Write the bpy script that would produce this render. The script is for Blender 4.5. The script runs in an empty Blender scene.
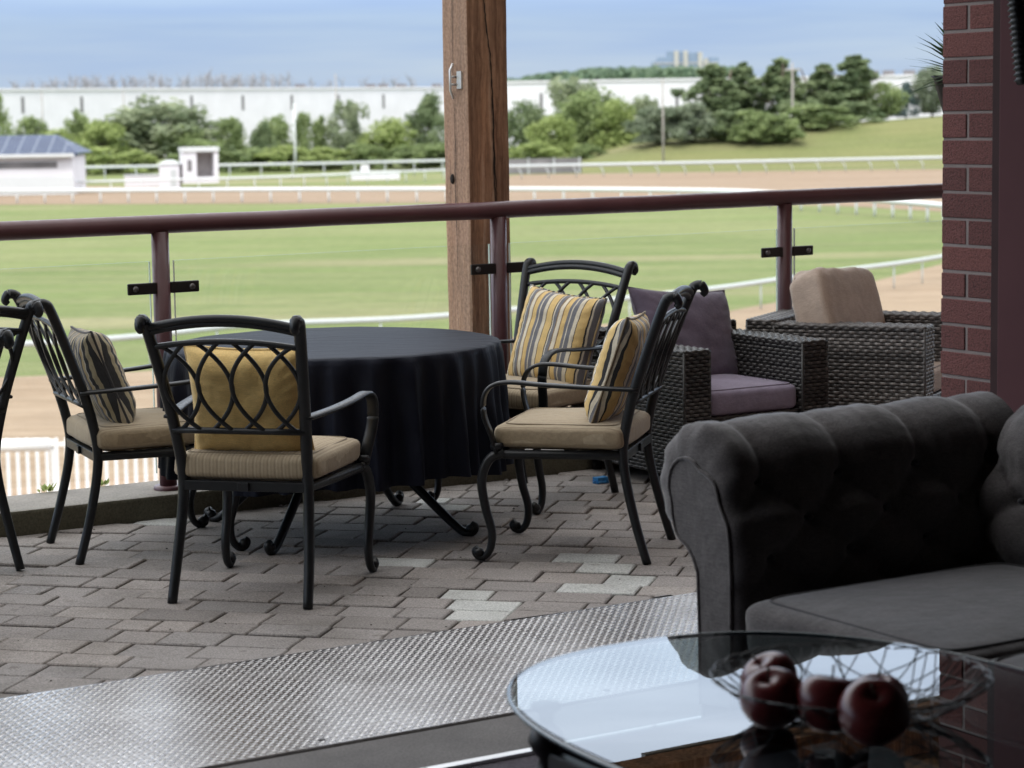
import bpy, bmesh, math, random
from mathutils import Vector, Matrix, noise
R = math.radians
random.seed(7)
sc = bpy.context.scene
COL = sc.collection

# ---------------------------------------------------------------- camera
H_CAM = 1.635
cam_d = bpy.data.cameras.new('camera')
cam = bpy.data.objects.new('camera', cam_d); COL.objects.link(cam)
cam_d.sensor_width = 36.0
cam_d.lens = 2278.0 / 1024.0 * 36.0
cam_d.clip_start = 0.05; cam_d.clip_end = 9000
cam_d.dof.use_dof = True
cam_d.dof.focus_distance = 8.3
cam_d.dof.aperture_fstop = 4.8
pitch = math.atan((384 - 112) / 2278.0); roll = R(0.95)
fw = Vector((0, math.cos(pitch), -math.sin(pitch)))
rr = Vector((1, 0, 0)); uu = rr.cross(fw)
r2 = rr * math.cos(roll) - uu * math.sin(roll)
u2 = rr * math.sin(roll) + uu * math.cos(roll)
m = Matrix((r2, u2, -fw)).transposed().to_4x4()
m.translation = Vector((0, 0, H_CAM))
cam.matrix_world = m
sc.camera = cam

# ---------------------------------------------------------------- world, sun, exposure
SUN_EL, SUN_AZ = 52.0, 197.0            # azimuth clockwise from +Y: the sun stands behind the building
w = bpy.data.worlds.new('World'); sc.world = w; w.use_nodes = True
nt = w.node_tree; nt.nodes.clear()
wo = nt.nodes.new('ShaderNodeOutputWorld'); bg = nt.nodes.new('ShaderNodeBackground')
sky = nt.nodes.new('ShaderNodeTexSky'); sky.sky_type = 'NISHITA'; sky.sun_disc = False
sky.sun_elevation = R(SUN_EL); sky.sun_rotation = R(SUN_AZ)
sky.air_density = 1.0; sky.dust_density = 0.6; sky.ozone_density = 2.0; sky.altitude = 100
tc = nt.nodes.new('ShaderNodeTexCoord')
mp = nt.nodes.new('ShaderNodeMapping'); mp.inputs['Scale'].default_value = (2.2, 2.2, 30.0)
nz = nt.nodes.new('ShaderNodeTexNoise'); nz.inputs['Scale'].default_value = 2.3; nz.inputs['Detail'].default_value = 5
rp = nt.nodes.new('ShaderNodeValToRGB'); rp.color_ramp.elements[0].position = .35; rp.color_ramp.elements[1].position = .70
rp.color_ramp.elements[0].color = (.72, .72, .72, 1); rp.color_ramp.elements[1].color = (.93, .93, .93, 1)
sx = nt.nodes.new('ShaderNodeSeparateXYZ'); el = nt.nodes.new('ShaderNodeValToRGB')      # bright cloud deck, brightest overhead
for p_ in (.04, .2, .45): el.color_ramp.elements.new(p_)
for e_, (p_, c_) in zip(el.color_ramp.elements, ((0, (.140, .186, .258)), (.04, (.102, .150, .253)), (.2, (.58, .71, .90)), (.42, (.94, .97, 1.0)), (1, (1.0, 1.0, 1.0)))):
    e_.position = p_; e_.color = (*c_, 1)
sc_ = nt.nodes.new('ShaderNodeVectorMath'); sc_.operation = 'SCALE'; sc_.inputs['Scale'].default_value = 20.0
mx = nt.nodes.new('ShaderNodeMix'); mx.data_type = 'RGBA'
nt.links.new(tc.outputs['Generated'], mp.inputs['Vector']); nt.links.new(mp.outputs[0], nz.inputs['Vector'])
nt.links.new(tc.outputs['Generated'], sx.inputs[0]); nt.links.new(sx.outputs['Z'], el.inputs[0]); nt.links.new(el.outputs[0], sc_.inputs[0])
nt.links.new(nz.outputs['Fac'], rp.inputs[0]); nt.links.new(rp.outputs[0], mx.inputs['Factor'])
nt.links.new(sky.outputs[0], mx.inputs['A']); nt.links.new(sc_.outputs[0], mx.inputs['B']); nt.links.new(mx.outputs['Result'], bg.inputs[0])
bg.inputs[1].default_value = 0.10
nt.links.new(bg.outputs[0], wo.inputs[0])

sd = bpy.data.lights.new('sun', 'SUN'); sd.energy = 1.3; sd.angle = R(10); sd.color = (1, .955, .89)
so = bpy.data.objects.new('sun', sd); COL.objects.link(so)
az = R(SUN_AZ)
sdir = Vector((math.sin(az) * math.cos(R(SUN_EL)), math.cos(az) * math.cos(R(SUN_EL)), math.sin(R(SUN_EL))))
so.rotation_euler = sdir.to_track_quat('Z', 'Y').to_euler(); so.location = (0, -20, 40)
sc.view_settings.view_transform = 'Standard'; sc.view_settings.look = 'None'
sc.view_settings.exposure = 0.6; sc.view_settings.gamma = 1.0
sc.cycles.max_bounces = 8; sc.cycles.transparent_max_bounces = 16
sc.cycles.caustics_reflective = False; sc.cycles.caustics_refractive = False
try: sc.cycles.use_denoising = True
except Exception: pass

# ---------------------------------------------------------------- frames and helpers
TH = R(31.5)                                # the building stands at 31.5 degrees to the view
AX = Vector((math.cos(TH), math.sin(TH), 0)); NX = Vector((-math.sin(TH), math.cos(TH), 0))
def P(a, n, z=0.0): return AX * a + NX * n + Vector((0, 0, z))

def tag(o, label=None, cat=None, group=None, kind=None):
    if label: o['label'] = label
    if cat: o['category'] = cat
    if group: o['group'] = group
    if kind: o['kind'] = kind
    return o
def thing(name, label, cat, loc=(0, 0, 0), rz=0.0, group=None):
    o = bpy.data.objects.new(name, None); COL.objects.link(o)
    o.location = loc; o.rotation_euler = (0, 0, rz); o.empty_display_size = .1
    return tag(o, label, cat, group)
def copy_tree(o, parent=None):
    c = o.copy(); COL.objects.link(c)
    if parent: c.parent = parent
    for ch in list(o.children): copy_tree(ch, c)
    return c

class MB:
    def __init__(s): s.v = []; s.f = []; s.t = []; s.sm = []
    def add(s, vs, fs, tone=.5, smooth=False):
        b = len(s.v); s.v.extend([tuple(x) for x in vs])
        for f in fs:
            s.f.append([b + i for i in f]); s.t.append(tone); s.sm.append(smooth)
        return s
    def box(s, x0, x1, y0, y1, z0, z1, M=None, tone=.5):
        vs = [Vector((x, y, z)) for z in (z0, z1) for y in (y0, y1) for x in (x0, x1)]
        if M is not None: vs = [M @ v for v in vs]
        return s.add(vs, [(0, 2, 3, 1), (4, 5, 7, 6), (0, 1, 5, 4), (2, 6, 7, 3), (0, 4, 6, 2), (1, 3, 7, 5)], tone)
    def cbox(s, x0, x1, y0, y1, z0, z1, c=.004, M=None, tone=.5):
        # box whose top edge is chamfered
        vs = []
        for (z, k) in ((z0, 0), (z1 - c, 0), (z1, c)):
            vs += [Vector((x0 + k, y0 + k, z)), Vector((x1 - k, y0 + k, z)), Vector((x1 - k, y1 - k, z)), Vector((x0 + k, y1 - k, z))]
        if M is not None: vs = [M @ v for v in vs]
        fs = [(3, 2, 1, 0), (8, 9, 10, 11)]
        for l in (0, 4):
            for i in range(4): fs.append((l + i, l + (i + 1) % 4, l + 4 + (i + 1) % 4, l + 4 + i))
        return s.add(vs, fs, tone)
    def tube(s, pts, r=.01, seg=8, up=None, flat=1.0, closed=False, square=False, tone=.5, caps=True):
        # r: radius or list; flat: ratio of second axis
        pts = [Vector(p) for p in pts]; n = len(pts)
        rs = r if isinstance(r, (list, tuple)) else [r] * n
        vs = []; prev = None
        for i, p in enumerate(pts):
            if closed: t = pts[(i + 1) % n] - pts[i - 1]
            else: t = pts[min(i + 1, n - 1)] - pts[max(i - 1, 0)]
            t.normalize()
            if up is not None:
                b = Vector(up) - t * t.dot(Vector(up))
                if b.length < 1e-4: b = prev or Vector((1, 0, 0))
            elif prev is None:
                h = Vector((0, 0, 1)) if abs(t.z) < .9 else Vector((1, 0, 0)); b = h - t * t.dot(h)
            else: b = prev - t * t.dot(prev)
            b.normalize(); prev = b.copy(); c = t.cross(b)
            for k in range(seg):
                an = 2 * math.pi * (k + .5) / seg; cu, su = math.cos(an), math.sin(an)
                if square:
                    q = max(abs(cu), abs(su)); cu, su = cu / q, su / q
                    q2 = .88 + .12 * (1 if seg > 4 and abs(abs(cu) - abs(su)) > .2 else 0); cu *= q2; su *= q2
                vs.append(p + c * (cu * rs[i]) + b * (su * rs[i] * flat))
        fs = []
        for i in range(n if closed else n - 1):
            j = (i + 1) % n
            for k in range(seg):
                k2 = (k + 1) % seg; fs.append((i * seg + k, i * seg + k2, j * seg + k2, j * seg + k))
        if caps and not closed:
            fs.append(tuple(range(seg))[::-1]); fs.append(tuple((n - 1) * seg + k for k in range(seg)))
        return s.add(vs, fs, tone, not square or seg > 4)
    def lathe(s, prof, seg=24, c=(0, 0, 0), tone=.5, rad=None):
        vs = []; fs = []
        for (r, z) in prof:
            for k in range(seg):
                a = 2 * math.pi * k / seg; q = r * (rad(a, z) if rad else 1)
                vs.append((c[0] + q * math.cos(a), c[1] + q * math.sin(a), c[2] + z))
        for i in range(len(prof) - 1):
            for k in range(seg):
                k2 = (k + 1) % seg; fs.append((i * seg + k, i * seg + k2, (i + 1) * seg + k2, (i + 1) * seg + k))
        return s.add(vs, fs, tone, True)
    def grid(s, fn, nu, nv, tone=.5, wrapu=False, wrapv=False, flip=False):
        vs = [fn(i / (nu if wrapu else nu - 1), j / (nv if wrapv else nv - 1)) for i in range(nu) for j in range(nv)]
        fs = []
        for i in range(nu if wrapu else nu - 1):
            for j in range(nv if wrapv else nv - 1):
                q = (i * nv + j, ((i + 1) % nu) * nv + j, ((i + 1) % nu) * nv + (j + 1) % nv, i * nv + (j + 1) % nv)
                fs.append(q[::-1] if flip else q)
        return s.add(vs, fs, tone, True)
    def build(s, name, mat, parent=None, loc=None, rot=None, bevel=0, weld=False):
        me = bpy.data.meshes.new(name); me.from_pydata(s.v, [], s.f); me.update()
        at = me.attributes.new('tone', 'FLOAT', 'FACE'); at.data.foreach_set('value', s.t)
        me.polygons.foreach_set('use_smooth', s.sm)
        if bevel or weld:
            bm = bmesh.new(); bm.from_mesh(me)
            if weld: bmesh.ops.remove_doubles(bm, verts=bm.verts, dist=1e-5)
            bmesh.ops.recalc_face_normals(bm, faces=bm.faces)
            if bevel:
                es = [e for e in bm.edges if len(e.link_faces) == 2 and e.calc_face_angle(0) > .6]
                bmesh.ops.bevel(bm, geom=es, offset=bevel, segments=2, profile=.6, affect='EDGES', clamp_overlap=True)
            bm.to_mesh(me); bm.free()
        me.materials.append(mat)
        o = bpy.data.objects.new(name, me); COL.objects.link(o)
        if parent: o.parent = parent
        if loc is not None: o.location = loc
        if rot is not None: o.rotation_euler = rot
        return o

def bez(pts, n=10):
    # Catmull-Rom through points
    pts = [Vector(p) for p in pts]; out = []
    q = [pts[0] * 2 - pts[1]] + pts + [pts[-1] * 2 - pts[-2]]
    for i in range(1, len(q) - 2):
        for k in range(n):
            t = k / n
            out.append(.5 * ((2 * q[i]) + (q[i + 1] - q[i - 1]) * t + (2 * q[i - 1] - 5 * q[i] + 4 * q[i + 1] - q[i + 2]) * t * t + (3 * q[i] - q[i - 1] - 3 * q[i + 1] + q[i + 2]) * t ** 3))
    out.append(pts[-1]); return out

# ---------------------------------------------------------------- materials
def newmat(name):
    m = bpy.data.materials.new(name); m.use_nodes = True
    nt = m.node_tree; b = nt.nodes['Principled BSDF']
    return m, nt, b
def N(nt, typ, **kw):
    n = nt.nodes.new(typ)
    for k, v in kw.items():
        if hasattr(n, k) and k not in ('Scale',): setattr(n, k, v)
        else: n.inputs[k].default_value = v
    return n
def coords(nt, scale=(1, 1, 1), out='Object', rot=(0, 0, 0)):
    t = nt.nodes.new('ShaderNodeTexCoord'); mp = nt.nodes.new('ShaderNodeMapping')
    mp.inputs['Scale'].default_value = scale; mp.inputs['Rotation'].default_value = rot
    nt.links.new(t.outputs[out], mp.inputs['Vector']); return mp.outputs[0]
def ramp(nt, fac, stops, interp='LINEAR'):
    r = nt.nodes.new('ShaderNodeValToRGB'); r.color_ramp.interpolation = interp
    e = r.color_ramp.elements
    while len(e) < len(stops): e.new(.5)
    for i, (p, c) in enumerate(stops):
        e[i].position = p; e[i].color = (*c, 1) if len(c) == 3 else c
    nt.links.new(fac, r.inputs[0]); return r.outputs[0]
def mix(nt, fac, a, b, blend='MIX'):
    x = nt.nodes.new('ShaderNodeMix'); x.data_type = 'RGBA'; x.blend_type = blend
    for key, v in (('Factor', fac), ('A', a), ('B', b)):
        s = x.inputs[key]
        if hasattr(v, 'is_output'): nt.links.new(v, s)
        elif key == 'Factor': s.default_value = v
        else: s.default_value = (*v, 1)
    return x.outputs['Result']
def bump(nt, b, h, strength=.3, dist=.01, prev=None):
    n = nt.nodes.new('ShaderNodeBump'); n.inputs['Strength'].default_value = strength; n.inputs['Distance'].default_value = dist
    nt.links.new(h, n.inputs['Height'])
    if prev is not None: nt.links.new(prev, n.inputs['Normal'])
    nt.links.new(n.outputs[0], b.inputs['Normal']); return n.outputs[0]
def noise_tex(nt, vec, scale=5, detail=4, rough=.55):
    n = nt.nodes.new('ShaderNodeTexNoise'); n.inputs['Scale'].default_value = scale
    n.inputs['Detail'].default_value = detail; n.inputs['Roughness'].default_value = rough
    if vec is not None: nt.links.new(vec, n.inputs['Vector'])
    return n.outputs['Fac']
def tone_attr(nt):
    a = nt.nodes.new('ShaderNodeAttribute'); a.attribute_name = 'tone'; return a.outputs['Fac']
def plain(name, c, rough=.6, metal=0, var=.15, scale=6, bmp=.0, bscale=80, spec=.5, vec_scale=(1, 1, 1), bdist=.004):
    m, nt, b = newmat(name); v = coords(nt, vec_scale)
    f = noise_tex(nt, v, scale, 5)
    lo = tuple(x * (1 - var) for x in c); hi = tuple(min(1, x * (1 + var)) for x in c)
    nt.links.new(ramp(nt, f, [(.3, lo), (.7, hi)]), b.inputs['Base Color'])
    b.inputs['Roughness'].default_value = rough; b.inputs['Metallic'].default_value = metal
    b.inputs['Specular IOR Level'].default_value = spec
    if bmp: bump(nt, b, noise_tex(nt, v, bscale, 4), bmp, bdist)
    return m
def thin_glass(name, ior, tint, rough=0.0, haze=0.0):
    m, nt, b = newmat(name); nt.nodes.remove(b); out = nt.nodes['Material Output']
    tr = nt.nodes.new('ShaderNodeBsdfTransparent'); tr.inputs[0].default_value = (*tint, 1)
    gl = nt.nodes.new('ShaderNodeBsdfGlossy'); gl.inputs['Roughness'].default_value = rough
    fr = nt.nodes.new('ShaderNodeFresnel'); fr.inputs['IOR'].default_value = ior
    ge = nt.nodes.new('ShaderNodeNewGeometry')
    k = nt.nodes.new('ShaderNodeMath'); k.operation = 'SUBTRACT'; k.inputs[0].default_value = 1
    nt.links.new(ge.outputs['Backfacing'], k.inputs[1])
    mu = nt.nodes.new('ShaderNodeMath'); mu.operation = 'MULTIPLY'
    nt.links.new(fr.outputs[0], mu.inputs[0]); nt.links.new(k.outputs[0], mu.inputs[1])
    ms = nt.nodes.new('ShaderNodeMixShader'); nt.links.new(mu.outputs[0], ms.inputs[0])
    nt.links.new(tr.outputs[0], ms.inputs[1]); nt.links.new(gl.outputs[0], ms.inputs[2])
    last = ms.outputs[0]
    if haze:
        df = nt.nodes.new('ShaderNodeBsdfDiffuse'); df.inputs[0].default_value = (.7, .75, .75, 1)
        m2 = nt.nodes.new('ShaderNodeMixShader'); m2.inputs[0].default_value = haze
        nt.links.new(last, m2.inputs[1]); nt.links.new(df.outputs[0], m2.inputs[2]); last = m2.outputs[0]
    nt.links.new(last, out.inputs['Surface']); return m

def mat_iron():
    m, nt, b = newmat('painted_cast_metal'); v = coords(nt)
    f = noise_tex(nt, v, 30, 5)
    nt.links.new(ramp(nt, f, [(.3, (.006, .007, .0085)), (.75, (.012, .0135, .016))]), b.inputs['Base Color'])
    nt.links.new(ramp(nt, noise_tex(nt, v, 90, 3), [(.3, (.30,) * 3), (.7, (.5,) * 3)]), b.inputs['Roughness']); b.inputs['Specular IOR Level'].default_value = .4
    bump(nt, b, noise_tex(nt, v, 260, 2), .15, .001); return m
IRON = mat_iron()

def mat_fabric(name, c, var=.12, sheen=.2, rough=.9, wr=.25, lo=.8, hi=1.15):
    m, nt, b = newmat(name); v = coords(nt)
    base = ramp(nt, noise_tex(nt, v, 9, 4), [(.3, tuple(x * (1 - var) for x in c)), (.7, tuple(x * (1 + var) for x in c))])
    th = noise_tex(nt, coords(nt, (40, 420, 420)), 1.0, 2); tv = noise_tex(nt, coords(nt, (420, 40, 420)), 1.0, 2)
    ad = nt.nodes.new('ShaderNodeMath'); ad.operation = 'ADD'; nt.links.new(th, ad.inputs[0]); nt.links.new(tv, ad.inputs[1])
    wv = ramp(nt, ad.outputs[0], [(.35, (.78,) * 3), (.65, (1.12,) * 3)])
    mr = nt.nodes.new('ShaderNodeMapRange'); mr.inputs['From Min'].default_value = .7; mr.inputs['From Max'].default_value = 1.3
    mr.inputs['To Min'].default_value = lo; mr.inputs['To Max'].default_value = hi; nt.links.new(ad.outputs[0], mr.inputs[0])
    nt.links.new(mix(nt, 1.0, base, mr.outputs[0], 'MULTIPLY'), b.inputs['Base Color'])
    b.inputs['Roughness'].default_value = rough; b.inputs['Sheen Weight'].default_value = sheen
    b.inputs['Specular IOR Level'].default_value = .25
    n1 = bump(nt, b, noise_tex(nt, coords(nt), 14, 4), wr, .02)
    bump(nt, b, ad.outputs[0], .2, .001, n1); return m
def mat_stripes(name, stops, period, axis='X', rough=.9):
    m, nt, b = newmat(name); v = coords(nt)
    sp = nt.nodes.new('ShaderNodeSeparateXYZ'); nt.links.new(v, sp.inputs[0])
    wob = noise_tex(nt, v, 9, 2)
    ma = nt.nodes.new('ShaderNodeMath'); ma.operation = 'MULTIPLY_ADD'; ma.inputs[1].default_value = .004; nt.links.new(wob, ma.inputs[0]); nt.links.new(sp.outputs[axis], ma.inputs[2])
    dv = nt.nodes.new('ShaderNodeMath'); dv.operation = 'MULTIPLY_ADD'; dv.inputs[1].default_value = 1 / period; dv.inputs[2].default_value = 20.0
    nt.links.new(ma.outputs[0], dv.inputs[0])
    fr = nt.nodes.new('ShaderNodeMath'); fr.operation = 'FRACT'; nt.links.new(dv.outputs[0], fr.inputs[0])
    c = ramp(nt, fr.outputs[0], stops, 'CONSTANT')
    th = noise_tex(nt, coords(nt, (500, 60, 60)), 1.0, 2)
    mr = nt.nodes.new('ShaderNodeMapRange'); mr.inputs['To Min'].default_value = .72; mr.inputs['To Max'].default_value = 1.22; nt.links.new(th, mr.inputs[0])
    nt.links.new(mix(nt, 1.0, c, mr.outputs[0], 'MULTIPLY'), b.inputs['Base Color'])
    b.inputs['Roughness'].default_value = rough; b.inputs['Sheen Weight'].default_value = .15; b.inputs['Specular IOR Level'].default_value = .2
    bump(nt, b, noise_tex(nt, v, 16, 4), .3, .02); return m

GOLD, GREY, CREAM, BLK, BRN = (.64, .45, .19), (.17, .17, .185), (.66, .59, .46), (.04, .04, .043), (.22, .14, .07)
STR = [(0, GOLD), (.13, BLK), (.15, CREAM), (.25, GREY), (.36, CREAM), (.39, GREY), (.47, GOLD), (.60, BRN), (.63, CREAM), (.74, BRN), (.77, GREY), (.87, CREAM), (.90, BLK), (.93, GOLD)]
M_STRIPE = mat_stripes('striped_canvas', STR, .165)
STRD = [(0, (.36, .31, .20)), (.16, BLK), (.28, (.48, .42, .31)), (.36, GREY), (.55, BLK), (.62, (.46, .35, .19)), (.78, (.5, .46, .38)), (.83, BLK)]
M_STRIPE_D = mat_stripes('dark_striped_canvas', STRD, .085)
M_TAN = mat_stripes('tan_slub_fabric', [(0, (.39, .315, .215)), (.3, (.31, .245, .165)), (.55, (.42, .345, .24)), (.8, (.345, .275, .185))], .026)
M_TANP = mat_fabric('tan_piping', (.20, .155, .10))
M_GOLD = mat_fabric('gold_canvas', (.70, .49, .195), wr=.3)
M_GOLDP = mat_fabric('gold_piping', (.66, .47, .21))
M_PURP = mat_fabric('plum_grey_fabric', (.125, .10, .14), wr=.3)
M_PURPS = mat_fabric('light_plum_fabric', (.24, .205, .275), wr=.3)
M_BEIGE = mat_fabric('beige_canvas', (.46, .36, .29), wr=.3)
M_BEIGEP = mat_fabric('brown_piping', (.10, .07, .055))
M_SOFA = mat_fabric('charcoal_linen', (.080, .069, .067), wr=.3, sheen=.35, var=.2, lo=.55, hi=1.5)
M_SOFAD = mat_fabric('charcoal_piping', (.05, .047, .05))
def mat_cloth():
    m, nt, b = newmat('black_polyester'); v = coords(nt)
    nt.links.new(ramp(nt, noise_tex(nt, v, 3, 4), [(.3, (.005, .0055, .010)), (.7, (.009, .010, .017))]), b.inputs['Base Color'])
    b.inputs['Roughness'].default_value = .60; b.inputs['Specular IOR Level'].default_value = .13; b.inputs['Specular Tint'].default_value = (.75, .82, 1, 1)
    n1 = bump(nt, b, noise_tex(nt, coords(nt, (3, 9, 3)), 2.2, 4), .35, .02)
    bump(nt, b, noise_tex(nt, v, 300, 2), .15, .001, n1); return m
M_CLOTH = mat_cloth()

def mat_paver():
    m, nt, b = newmat('concrete_pavers'); v = coords(nt); t = tone_attr(nt)
    c = ramp(nt, t, [(0, (.195, .174, .160)), (.28, (.285, .257, .240)), (.5, (.245, .225, .213)), (.7, (.305, .270, .247)), (.86, (.325, .292, .268)), (.93, (.285, .262, .246)), (.955, (.45, .455, .435)), (1, (.48, .48, .455))])
    sp = ramp(nt, noise_tex(nt, v, 150, 4, .75), [(.30, (.45,) * 3), (.5, (1.0,) * 3), (.70, (1.5,) * 3)])
    st = ramp(nt, noise_tex(nt, v, 2.6, 6, .65), [(.30, (.66, .65, .63)), (.5, (.95,) * 3), (.70, (1.1,) * 3)])
    c = mix(nt, 1, mix(nt, 1, c, sp, 'MULTIPLY'), st, 'MULTIPLY')
    blot = ramp(nt, noise_tex(nt, v, 11, 3, .5), [(.66, (0,) * 3), (.74, (1,) * 3)])
    c = mix(nt, blot, c, mix(nt, 1, c, (.72, .70, .68), 'MULTIPLY'))
    nt.links.new(c, b.inputs['Base Color']); b.inputs['Roughness'].default_value = .85
    b.inputs['Specular IOR Level'].default_value = .35
    n1 = bump(nt, b, noise_tex(nt, v, 30, 4), .3, .008)
    bump(nt, b, noise_tex(nt, v, 240, 3, .7), .55, .003, n1); return m
M_PAVER = mat_paver()
def mat_joint():
    m, nt, b = newmat('joint_sand'); v = coords(nt)
    moss = ramp(nt, noise_tex(nt, v, 3.2, 5, .6), [(.52, (0,) * 3), (.62, (1,) * 3)])
    sand = ramp(nt, noise_tex(nt, v, 140, 3), [(.3, (.075, .062, .05)), (.7, (.15, .125, .10))])
    nt.links.new(mix(nt, moss, sand, (.06, .065, .022)), b.inputs['Base Color']); b.inputs['Roughness'].default_value = 1
    bump(nt, b, noise_tex(nt, v, 120, 3), .8, .006); return m
M_JOINT = mat_joint()
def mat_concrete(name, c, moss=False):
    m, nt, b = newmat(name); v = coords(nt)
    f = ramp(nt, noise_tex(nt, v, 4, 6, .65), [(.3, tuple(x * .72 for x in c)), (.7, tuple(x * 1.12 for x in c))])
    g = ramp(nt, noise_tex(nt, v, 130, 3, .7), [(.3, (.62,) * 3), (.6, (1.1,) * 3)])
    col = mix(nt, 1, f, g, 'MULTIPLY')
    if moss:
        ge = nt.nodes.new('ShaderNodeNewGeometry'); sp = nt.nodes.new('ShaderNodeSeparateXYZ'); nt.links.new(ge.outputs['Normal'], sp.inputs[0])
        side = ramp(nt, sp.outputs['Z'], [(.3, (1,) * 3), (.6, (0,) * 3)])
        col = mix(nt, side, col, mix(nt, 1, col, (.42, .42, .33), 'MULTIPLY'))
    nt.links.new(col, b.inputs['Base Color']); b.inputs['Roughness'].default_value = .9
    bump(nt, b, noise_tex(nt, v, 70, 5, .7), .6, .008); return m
M_KERB = mat_concrete('kerb_concrete', (.30, .275, .24), True)
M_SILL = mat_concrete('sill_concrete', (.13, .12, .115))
def mat_plate(name, lo, hi, metal, r0, r1):
    m, nt, b = newmat(name); v = coords(nt)
    d = ramp(nt, noise_tex(nt, v, 2.4, 7, .72), [(.35, lo), (.62, hi)])
    d = mix(nt, .7, d, ramp(nt, noise_tex(nt, v, 38, 4, .7), [(.35, (.84, .83, .82)), (.65, (1.06,) * 3)]), 'MULTIPLY')
    nt.links.new(d, b.inputs['Base Color']); b.inputs['Metallic'].default_value = metal
    nt.links.new(ramp(nt, noise_tex(nt, v, 3.1, 6, .7), [(.3, (r0,) * 3), (.7, (r1,) * 3)]), b.inputs['Roughness'])
    bump(nt, b, noise_tex(nt, v, 160, 3), .15, .002); return m
M_LUG = mat_plate('worn_lug_metal', (.50, .485, .48), (.64, .63, .63), .9, .36, .26)
M_PLATE = mat_plate('tread_plate_metal', (.42, .40, .395), (.52, .51, .51), .88, .30, .22)
def mat_rail():
    m, nt, b = newmat('maroon_rail_paint'); v = coords(nt)
    base = ramp(nt, noise_tex(nt, v, 5, 5), [(.3, (.080, .032, .037)), (.7, (.105, .044, .051))])
    chip = ramp(nt, noise_tex(nt, coords(nt, (1, 2.2, 2.2)), 17, 6, .75), [(.745, (0,) * 3), (.77, (1,) * 3)])
    nt.links.new(mix(nt, chip, base, (.55, .53, .52)), b.inputs['Base Color'])
    nt.links.new(ramp(nt, noise_tex(nt, v, 40, 4), [(.3, (.30,) * 3), (.7, (.48,) * 3)]), b.inputs['Roughness'])
    bump(nt, b, noise_tex(nt, v, 60, 3), .08, .002); return m
M_RAIL = mat_rail()
M_MAROON = plain('maroon_door_paint', (.090, .040, .043), .75, spec=.12, var=.08, scale=3, bmp=.05, bscale=40)
M_DARKMETAL = plain('dark_bracket', (.02, .017, .017), .42, .3, bmp=.05)
def mat_timber():
    m, nt, b = newmat('stained_timber'); v = coords(nt)
    # grain lines run up the post and wander a little
    wob = nt.nodes.new('ShaderNodeTexNoise'); wob.inputs['Scale'].default_value = 2.2; nt.links.new(coords(nt, (1, 1, 1.6)), wob.inputs['Vector'])
    sc1 = nt.nodes.new('ShaderNodeVectorMath'); sc1.operation = 'SCALE'; sc1.inputs['Scale'].default_value = .05; nt.links.new(wob.outputs['Color'], sc1.inputs[0])
    ad = nt.nodes.new('ShaderNodeVectorMath'); ad.operation = 'ADD'; nt.links.new(v, ad.inputs[0]); nt.links.new(sc1.outputs[0], ad.inputs[1])
    mp = nt.nodes.new('ShaderNodeMapping'); mp.inputs['Scale'].default_value = (34, 34, .9); nt.links.new(ad.outputs[0], mp.inputs[0])
    g1 = noise_tex(nt, mp.outputs[0], 1.0, 7, .72)
    g2 = noise_tex(nt, coords(nt, (7, 7, .8)), 1.0, 4)
    saw = noise_tex(nt, coords(nt, (6, 60, 60), rot=(.7, 0, 0)), 1.0, 4, .6)
    spk = noise_tex(nt, coords(nt, (60, 60, 25)), 1.0, 4, .7)
    c = ramp(nt, g1, [(.30, (.075, .040, .025)), (.42, (.22, .118, .07)), (.56, (.36, .205, .125)), (.70, (.50, .335, .235))])
    c = mix(nt, .9, c, ramp(nt, g2, [(.32, (.55, .52, .52)), (.5, (.95, .93, .93)), (.70, (1.3, 1.2, 1.1))]), 'MULTIPLY')
    c = mix(nt, .7, c, ramp(nt, spk, [(.32, (.74,) * 3), (.5, (1,) * 3), (.7, (1.15,) * 3)]), 'MULTIPLY')
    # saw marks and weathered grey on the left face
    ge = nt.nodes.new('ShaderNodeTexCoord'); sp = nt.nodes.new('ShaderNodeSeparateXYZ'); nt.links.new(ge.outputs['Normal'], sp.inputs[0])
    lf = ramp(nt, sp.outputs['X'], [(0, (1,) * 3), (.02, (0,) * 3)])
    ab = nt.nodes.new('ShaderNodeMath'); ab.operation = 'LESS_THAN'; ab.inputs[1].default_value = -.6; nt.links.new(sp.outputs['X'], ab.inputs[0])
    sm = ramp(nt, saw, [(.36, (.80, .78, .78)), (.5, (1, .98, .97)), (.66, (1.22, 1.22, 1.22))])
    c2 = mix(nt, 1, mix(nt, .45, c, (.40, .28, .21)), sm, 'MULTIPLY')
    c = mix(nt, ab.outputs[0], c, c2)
    nt.links.new(c, b.inputs['Base Color']); b.inputs['Roughness'].default_value = .8; b.inputs['Specular IOR Level'].default_value = .3
    n1 = bump(nt, b, g1, .7, .012); bump(nt, b, saw, .3, .004, n1); return m
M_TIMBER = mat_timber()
M_CRACK = plain('timber_crack', (.012, .007, .005), .95)
M_RAWWOOD = plain('ceiling_boards', (.38, .22, .10), .6, var=.3, scale=3, vec_scale=(1, 12, 12), bmp=.1, bscale=20)
def mat_brick():
    m, nt, b = newmat('wirecut_brick'); v = coords(nt); t = tone_attr(nt)
    c = ramp(nt, t, [(0, (.125, .045, .040)), (.5, (.165, .060, .053)), (1, (.20, .073, .062))])
    sp = ramp(nt, noise_tex(nt, v, 150, 4, .75), [(.33, (.35,) * 3), (.5, (1,) * 3), (.7, (1.25,) * 3)])
    nt.links.new(mix(nt, 1, c, sp, 'MULTIPLY'), b.inputs['Base Color']); b.inputs['Roughness'].default_value = .9
    bump(nt, b, noise_tex(nt, v, 150, 4, .75), .9, .006); return m
M_BRICK = mat_brick()
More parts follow.
